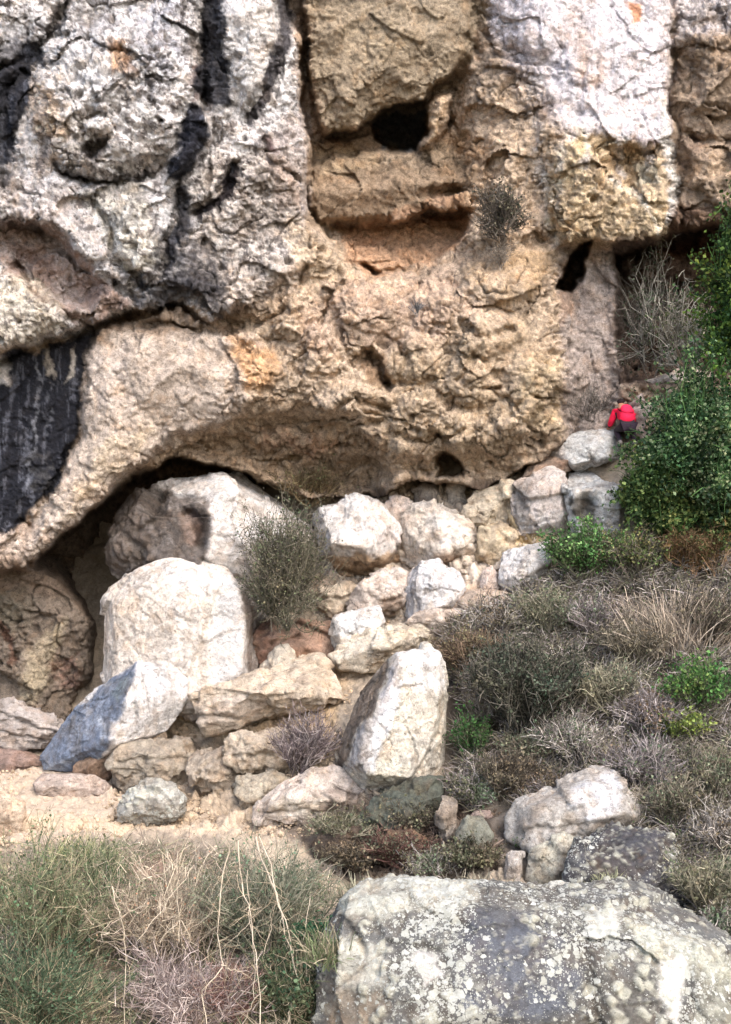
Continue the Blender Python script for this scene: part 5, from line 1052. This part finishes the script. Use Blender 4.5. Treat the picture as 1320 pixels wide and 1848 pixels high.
PAL_OLD = [((134, 122, 112), (104, 94, 86), (84, 74, 66), (160, 150, 140)), ((112, 102, 86), (90, 82, 68), (136, 126, 106)), ((150, 140, 136), (118, 108, 104), (92, 84, 80)), ((96, 86, 72), (74, 66, 56), (124, 112, 96))]
for k, (a, b, ra, rb, lab) in enumerate(SCR):
    tw = ((104, 76, 70), (84, 60, 52), (120, 96, 84)) if 'reddish' in lab else ((84, 74, 64), (62, 56, 48), (104, 96, 84)) if lab.startswith('dark ') else PAL[k % 4]
    g = 'green' in lab
    shr(a, b, ra, rb, .15, 'dry_shrub', lab, 620 if rb > 35 else 320, tw=tw, lf=((104, 108, 84), (120, 116, 96), (88, 92, 70)) if k % 3 else ((120, 110, 90), (96, 88, 70)), nl=1400 if not g else 3000, ls=.04, seed=100 + k, r0=.0055, fill=.25, group='dry shrubs on the slope')
shr(1265, 1240, 62, 56, .3, 'low_green_shrub', 'fresh green weeds around the white stone at right', 420, tw=GG, lf=((84, 126, 66), (64, 104, 52), (120, 150, 84)), nl=2600, ls=.055, seed=31, r0=.004)
shr(1225, 1310, 50, 26, .3, 'low_green_shrub', 'yellow-green weeds below the white stone', 260, tw=GG, lf=((120, 136, 70), (96, 118, 60)), nl=1500, ls=.05, seed=32, r0=.004)
shr(1310, 1395, 36, 28, .2, 'low_green_shrub', 'small green weed at the right edge', 120, tw=GG, lf=((90, 130, 76),), nl=500, ls=.05, seed=33, r0=.004)
shr(965, 1525, 26, 20, 0, 'low_green_shrub', 'bright green sprig above the small upright block', 120, D=18.7, tw=GG, lf=((96, 132, 80), (76, 112, 64)), nl=900, ls=.03, seed=34, r0=.003)
shr(1290, 1560, 40, 30, 0, 'low_green_shrub', 'dull green sprigs right of the dark spotted boulder', 120, D=18.2, tw=GG, lf=((104, 120, 84),), nl=600, ls=.04, seed=35, r0=.004)
# foreground plants
FG = ((112, 118, 90), (90, 102, 74), (70, 82, 60), (142, 140, 110)); PS = ((176, 160, 142), (150, 136, 118), (196, 182, 160), (118, 104, 92))
shr(90, 1640, 140, 130, 0, 'broom_bush', 'big soft green broom bush filling the lower left, upper part', 850, D=17.2, tw=FG + ((164, 150, 124), (130, 118, 98)), lf=((104, 114, 84), (86, 98, 70)), nl=3600, ls=.035, seed=41, r0=.004, curl=.15, fill=.25, cat='bush')
shr(70, 1790, 150, 110, 0, 'broom_bush', 'dark green broom bush in the lower left corner', 1000, D=16.0, tw=((74, 90, 68), (58, 72, 54), (98, 110, 86), (158, 146, 120), (120, 108, 90)), lf=((68, 86, 64), (88, 104, 78)), nl=4600, ls=.035, seed=42, r0=.004, curl=.15, fill=.25, cat='bush')
shr(190, 1560, 50, 60, 0, 'broom_bush', 'thin green broom sprigs rising over the edge of the sandy shelf', 260, D=18.3, tw=FG, seed=43, r0=.004, curl=.12, cat='bush')
shr(300, 1660, 130, 130, 0, 'dry_bush', 'tangled pale dry bush between the broom and the long canes', 1100, D=17.2, tw=PS, lf=((176, 138, 112), (150, 136, 112)), nl=1000, ls=.03, seed=44, r0=.0045, curl=.3, fill=.2, cat='bush')
shr(330, 1790, 130, 80, 0, 'dry_bush', 'mauve dry twig bush at the bottom edge', 1000, D=16.2, tw=((150, 134, 130), (120, 106, 102), (178, 164, 156)), seed=45, r0=.0045, curl=.3, fill=.2, cat='bush')
shr(480, 1640, 110, 110, 0, 'dry_bush', 'grey-green dry bush behind the long canes', 900, D=17.0, tw=((120, 122, 104), (96, 98, 82), (150, 146, 128)), lf=((96, 110, 84), (116, 124, 100)), nl=3000, ls=.035, seed=46, r0=.0045, fill=.2, cat='bush')
shr(540, 1790, 90, 90, 0, 'green_bush', 'deep green leafy bush at the left foot of the huge foreground boulder', 800, D=15.8, tw=((90, 96, 70), (150, 140, 118), (66, 72, 52)), lf=((72, 90, 66), (56, 74, 52), (104, 112, 84)), nl=3200, ls=.045, seed=47, r0=.0045, fill=.2, cat='bush')
shr(575, 1690, 44, 34, 0, 'green_bush', 'small dark green leafy clump against the huge foreground boulder', 260, D=15.9, tw=GG, lf=((52, 82, 58), (66, 94, 66)), nl=1300, ls=.04, seed=48, r0=.004, cat='bush')
shr(420, 1800, 70, 60, 0, 'dry_bush', 'reddish brown twig clump at the bottom under the canes', 420, D=16.0, tw=((128, 96, 88), (100, 76, 70), (150, 120, 110)), seed=49, r0=.004, cat='bush')
# long pale canes
CN = [([(415, 1520), (400, 1600), (398, 1680), (402, 1740)], .011), ([(430, 1515), (438, 1600), (460, 1660), (475, 1740), (480, 1900)], .011), ([(460, 1512), (490, 1600), (512, 1680), (535, 1780)], .013), ([(470, 1510), (500, 1590), (530, 1670), (548, 1760), (545, 1900)], .010), ([(402, 1740), (375, 1790), (392, 1900)], .008), ([(402, 1740), (450, 1765)], .007), ([(320, 1540), (322, 1620), (330, 1700)], .008), ([(440, 1640), (480, 1640), (430, 1690)], .006), ([(475, 1740), (490, 1660), (505, 1620)], .007), ([(535, 1780), (540, 1830), (536, 1870)], .009),
      ([(290, 1700), (330, 1660), (350, 1700)], .007), ([(200, 1600), (215, 1660), (230, 1720), (225, 1880)], .008), ([(480, 1780), (440, 1830), (425, 1920)], .007), ([(150, 1640), (165, 1670)], .006), ([(450, 1570), (470, 1700), (470, 1800)], .007), ([(350, 1560), (300, 1640), (250, 1700)], .006), ([(560, 1620), (540, 1700), (560, 1790)], .005)]
root = empty('cane_plant', at(470, 1860, 16), 'plant with long pale bare canes arching over the dry bushes at the bottom', 'plant')
rg = np.random.default_rng(91)
for k, (pts, r) in enumerate(CN):
    a = np.array(pts, float); t = np.linspace(0, len(a) - 1, 14); x = np.interp(t, np.arange(len(a)), a[:, 0]); y = np.interp(t, np.arange(len(a)), a[:, 1])
    x = x + np.cumsum(rg.normal(size=14)) * 2.4; y = y + rg.normal(size=14) * 1.5
    D = 15.75 + .25 * np.sin(t + k) + (1750 - y) * .0035
    Pp = at(x, y, D)[None]
    kk = rg.integers(2, 13, size=26)
    dr = rg.normal(size=(26, 3)); dr /= np.linalg.norm(dr, axis=1)[:, None]
    Ps, rs = strands(rg, Pp[0][kk], dr, rg.uniform(.1, .45, 26), 5, .25, 0, r * .45)
    V1, F1, C1 = tubes(Pp, np.tile(np.linspace(1, .6, 14), (1, 1)) * r, vcol(rg, 1, [(182, 168, 148)], .1), 5)
    V2, F2, C2 = tubes(Ps, rs, vcol(rg, 26, [(176, 160, 136), (150, 134, 112)], .2), 3)
    mesh_obj('cane', np.concatenate([V1, V2]), np.concatenate([F1, F2 + len(V1)]), np.concatenate([C1, C2]), M_TWIG, root)
# pale upright grass clump and smaller tufts
def tuft(u, v, wpx, hpx, n, cols, label, seed, name='grass_tuft', D=None, fan=.5, r=.006, cat='grass'):
    rg = np.random.default_rng(seed); D = D or float(gdepth(u, v)) - .1; W = px(wpx, D); H = px(hpx, D)
    b = at(u, v, D) + rg.normal(size=(n, 3)) * (W * .45, W * .35, 0); b[:, 2] += rg.uniform(-.1, H * .35, n)
    d = rg.normal(size=(n, 3)) * fan + (0, 0, 1); d[:, :2] += (b - at(u, v, D))[:, :2] / W * .7; d /= np.linalg.norm(d, axis=1)[:, None]
    P, rad = strands(rg, b, d, rg.uniform(.4, 1., n) * H, 5, .1, .35, r)
    V, F, C = tubes(P, rad * 1.4, vcol(rg, n, cols, .25), 2); o = mesh_obj(name, V, F, C, M_TWIG, smooth=False); tag(o, label, cat); return o
ST = ((190, 174, 156), (160, 146, 130), (130, 116, 104))
tuft(1225, 1180, 80, 105, 700, ST, 'large clump of pale dry grass on the right slope', 1, fan=.25)
tuft(1110, 1120, 60, 50, 400, ST, 'pale dry grass tuft above the pinkish grey brush', 2)
tuft(1290, 1030, 60, 60, 300, ((130, 104, 80), (160, 136, 108)), 'brown dry grass tuft at the right edge', 3)
tuft(870, 1190, 50, 50, 400, ((150, 132, 108), (120, 100, 82)), 'brownish grass tuft on the bank right of the tall slab', 4)
tuft(130, 1560, 60, 50, 250, ((150, 148, 108), (120, 124, 84)), 'yellow-green grass tuft below the sandy shelf', 5)
tuft(1100, 1600, 30, 30, 140, ((150, 150, 120), (120, 120, 96)), 'short grass on the dark spotted boulder foot', 6, D=17.2)
tuft(1020, 1450, 30, 30, 100, ST, 'few dry stalks behind the angular boulder', 7, D=20.1)
tuft(655, 1612, 50, 34, 160, ((150, 146, 124), (116, 112, 92)), 'sparse dry grass at the upper left rim of the huge foreground rock', 8, D=17.4)
tuft(860, 1600, 60, 26, 160, ((146, 138, 120), (110, 104, 88)), 'short dry grass behind the middle of the huge foreground rock rim', 9, D=17.4)
tuft(1140, 1668, 60, 34, 200, ((140, 144, 112), (112, 112, 88)), 'grey-green grass behind the right part of the huge foreground rock rim', 10, D=16.9)
tuft(590, 1730, 40, 60, 260, ((150, 140, 118), (104, 114, 82)), 'mixed grass leaning on the left side of the huge foreground rock', 11, D=15.3)
# litter of twigs and dead leaves nobody could count
def litter():
    rg = np.random.default_rng(8)
    def field(name, label, poly, n, cols, lo, hi, r, lift=.12, leaf=None, nl=0, ls=.03):
        a = np.array(poly, float); u = rg.uniform(a[:, 0].min(), a[:, 0].max(), n * 3); v = rg.uniform(a[:, 1].min(), a[:, 1].max(), n * 3)
        ok = poly_sd(u, v, poly) + 25 * perlin(np.stack([u, v, 0 * u], -1), 1 / 40., 3) > 0; u = u[ok][:n]; v = v[ok][:n]
        m = fbm(np.stack([u, v, 0 * u], -1), 1 / 60., 2, 9) > -.12; u = u[m]; v = v[m]; k = len(u)
        b = at(u, v, gsurf(u, v)); b[:, 1] -= rg.uniform(0, lift * 1.5, k); b[:, 2] += rg.uniform(0, lift, k)
        d = rg.normal(size=(k, 3)); d[:, 2] = abs(d[:, 2]) * .6; d /= np.linalg.norm(d, axis=1)[:, None]
        P, rad = strands(rg, b, d, rg.uniform(lo, hi, k), 4, .25, .1, r)
        V, F, C = tubes(P, rad * 1.4, vcol(rg, k, cols, .4), 2)
        o = mesh_obj(name, V, F, C, M_TWIG, smooth=False); tag(o, label, 'ground cover', None, 'stuff')
        if nl:
            kk = rg.integers(k, size=nl); pos = P[kk, rg.integers(0, 4, nl)]
            Vl, Fl, Cl = leafs(rg, pos, rg.uniform(.6, 1.3, nl) * ls, vcol(rg, nl, leaf, .3))
            o = mesh_obj('leaf_litter', Vl, Fl, Cl, M_LEAF, smooth=False); tag(o, label.replace('twigs', 'small leaves'), 'ground cover', None, 'stuff')
    field('twig_litter', 'dense dry twigs carpeting the right slope', [(800, 1120), (960, 1070), (1330, 960), (1340, 1660), (1240, 1640), (1100, 1480), (920, 1470), (820, 1440), (830, 1260)], 75000, PAL[0] + PAL[1] + PAL[2] + PAL[3], .12, .45, .006, .2, ((92, 96, 72), (110, 104, 86), (74, 86, 58), (104, 122, 80)), 26000, .04)
    field('twig_litter', 'dark twigs in the hollow above the foreground boulder', [(560, 1480), (700, 1440), (900, 1450), (920, 1580), (700, 1580), (600, 1580)], 2200, ((96, 80, 70), (70, 58, 50), (130, 112, 100)), .1, .3, .0045, .08)
    field('twig_litter', 'pale dry twigs and grass over the lower left bank', [(-40, 1530), (200, 1530), (420, 1540), (600, 1600), (620, 1880), (-40, 1880)], 15000, PS + FG, .12, .4, .0045, .2, ((120, 124, 90), (150, 130, 104)), 4000, .03)
    field('twig_litter', 'sparse dry twigs on the sandy shelf', [(180, 1340), (560, 1350), (560, 1490), (200, 1480)], 900, ((150, 130, 104), (110, 94, 76)), .06, .2, .004, .03)
litter()

# ------------------------------------------------------------------ PERSON IN RED, bent over on the rocks, seen from behind
def person():
    D = 24.1; s = 1.0
    foot = at(1134, 800, D)
    root = empty('person', foot, 'person in bright red jacket and dark trousers bent forward on the rocks', 'person')
    ex = np.array([1, 0, 0]); fwd = np.array([-.15, 1, 0]); upv = np.array([0, 0, 1])
    def W(x, y, z): return foot + (np.array([x, 0, z]) + fwd * y) * .86
    def skin(name, verts, edges, radii, col, mat, sub=2):
        me = bpy.data.meshes.new(name); me.from_pydata([tuple(W(*q) - foot) for q in verts], edges, [])
        o = bpy.data.objects.new(name, me); COL.objects.link(o)
        md = o.modifiers.new('s', 'SKIN'); md.use_smooth_shade = True
        for i, r in enumerate(radii):
            r = r if isinstance(r, tuple) else (r, r); me.skin_vertices[0].data[i].radius = r
        me.skin_vertices[0].data[0].use_root = True
        ms = o.modifiers.new('u', 'SUBSURF'); ms.levels = sub; ms.render_levels = sub
        dg = bpy.context.evaluated_depsgraph_get(); ev = o.evaluated_get(dg); nm = bpy.data.meshes.new_from_object(ev)
        V = np.array([q.co[:] for q in nm.vertices]); pol = [list(p.vertices) for p in nm.polygons]
        bpy.data.objects.remove(o); m2 = bpy.data.meshes.new(name); m2.from_pydata(V.tolist(), [], pol)
        a = m2.color_attributes.new('Col', 'FLOAT_COLOR', 'POINT'); c = np.ones((len(V), 4), np.float32)
        c[:, :3] = lin(col) if not callable(col) else col(V); a.data.foreach_set('color', c.ravel())
        m2.polygons.foreach_set('use_smooth', [True] * len(pol)); m2.materials.append(mat); m2.update()
        q = bpy.data.objects.new(name, m2); COL.objects.link(q); q.parent = root; return q
    # body: pelvis, spine bent forward, neck, head, arms, legs with bent knees
    bv = [(0, 0, .42), (0, .10, .56), (0, .24, .68), (0, .34, .76), (0, .42, .84), (0, .48, .92), (0, .53, .98),
          (-.18, .33, .73), (-.24, .38, .54), (-.26, .52, .40), (.18, .33, .73), (.24, .38, .55), (.22, .52, .42),
          (-.10, .02, .38), (-.17, .30, .30), (-.15, .10, .05), (-.15, .24, .02), (.10, .02, .38), (.20, .28, .26), (.16, .02, .04), (.17, .16, .0)]
    be = [(0, 1), (1, 2), (2, 3), (3, 4), (4, 5), (5, 6), (3, 7), (7, 8), (8, 9), (3, 10), (10, 11), (11, 12), (0, 13), (13, 14), (14, 15), (15, 16), (0, 17), (17, 18), (18, 19), (19, 20)]
    br = [(.15, .12), (.15, .11), (.17, .12), (.15, .10), .055, .085, .075, .07, .05, .035, .07, .05, .035, .10, .07, .05, .045, .10, .07, .05, .045]
    def bc(V): return np.where((V[:, 2] > .72)[:, None] | (V[:, 2] < 0)[:, None], lin((170, 120, 96)), lin((50, 46, 50)))
    skin('body', bv, be, br, bc, M_SKIN)
    jv = [(0, -.01, .44), (0, .10, .58), (0, .24, .70), (0, .35, .78), (-.18, .33, .74), (-.245, .37, .55), (-.26, .49, .43), (.18, .33, .74), (.245, .37, .56), (.23, .49, .45)]
    je = [(0, 1), (1, 2), (2, 3), (3, 4), (4, 5), (5, 6), (3, 7), (7, 8), (8, 9)]
    jk = skin('jacket', jv, je, [(.15, .12), (.165, .13), (.185, .14), (.14, .11), .085, .068, .05, .085, .068, .05], (240, 36, 74), M_CLOTH, 3)
    skin('rucksack', [(0, .03, .66), (0, .10, .80), (0, .18, .90)], [(0, 1), (1, 2)], [(.13, .07), (.14, .08), (.10, .06)], (244, 46, 84), M_CLOTH, 2)['label'] = 'red rucksack on the back'
    skin('trousers', [(0, .0, .42), (-.10, .02, .38), (-.17, .30, .31), (-.15, .11, .09), (.10, .02, .38), (.20, .28, .27), (.16, .03, .08)], [(0, 1), (1, 2), (2, 3), (0, 4), (4, 5), (5, 6)], [(.13, .11), .095, .07, .05, .095, .07, .05], (52, 40, 50), M_CLOTH)
    for x, y, z in ((-.15, .12, .03), (.17, .04, .01)):
        skin('shoe', [(x, y - .07, z), (x, y + .06, z), (x, y + .16, z - .01)], [(0, 1), (1, 2)], [.05, .05, .04], (150, 140, 134), M_CLOTH)
    skin('hair', [(0, .43, .93), (0, .48, .98), (0, .53, 1.0)], [(0, 1), (1, 2)], [.085, .10, .075], (46, 32, 34), M_CLOTH)
    for sx in (-1, 1):
        skin('ear', [(sx * .08, .49, .93), (sx * .095, .49, .95)], [(0, 1)], [.018, .018], (170, 120, 96), M_SKIN, 1)
    for sx, hb in ((-1, (-.26, .52, .40)), (1, (.22, .52, .42))):
        hv = [hb, (hb[0], hb[1] + .07, hb[2] - .04)]; he = [(0, 1)]; hr = [.03, .035]
        for f, l in ((-.03, .06), (-.01, .075), (.01, .07), (.03, .055)):
            i = len(hv); hv += [(hb[0] + f, hb[1] + .10, hb[2] - .05), (hb[0] + f * 1.2, hb[1] + .10 + l, hb[2] - .09)]; he += [(1, i), (i, i + 1)]; hr += [.010, .008]
        i = len(hv); hv += [(hb[0] - sx * .05, hb[1] + .06, hb[2] - .05)]; he += [(0, i)]; hr += [.010]
        skin('hand', hv, he, hr, (176, 126, 100), M_SKIN, 1)
person()

print('TRIS', sum(sum(len(p.vertices) - 2 for p in m.polygons) if len(m.polygons) < 2000 else len(m.polygons) * (len(m.polygons[0].vertices) - 2) for m in bpy.data.meshes))
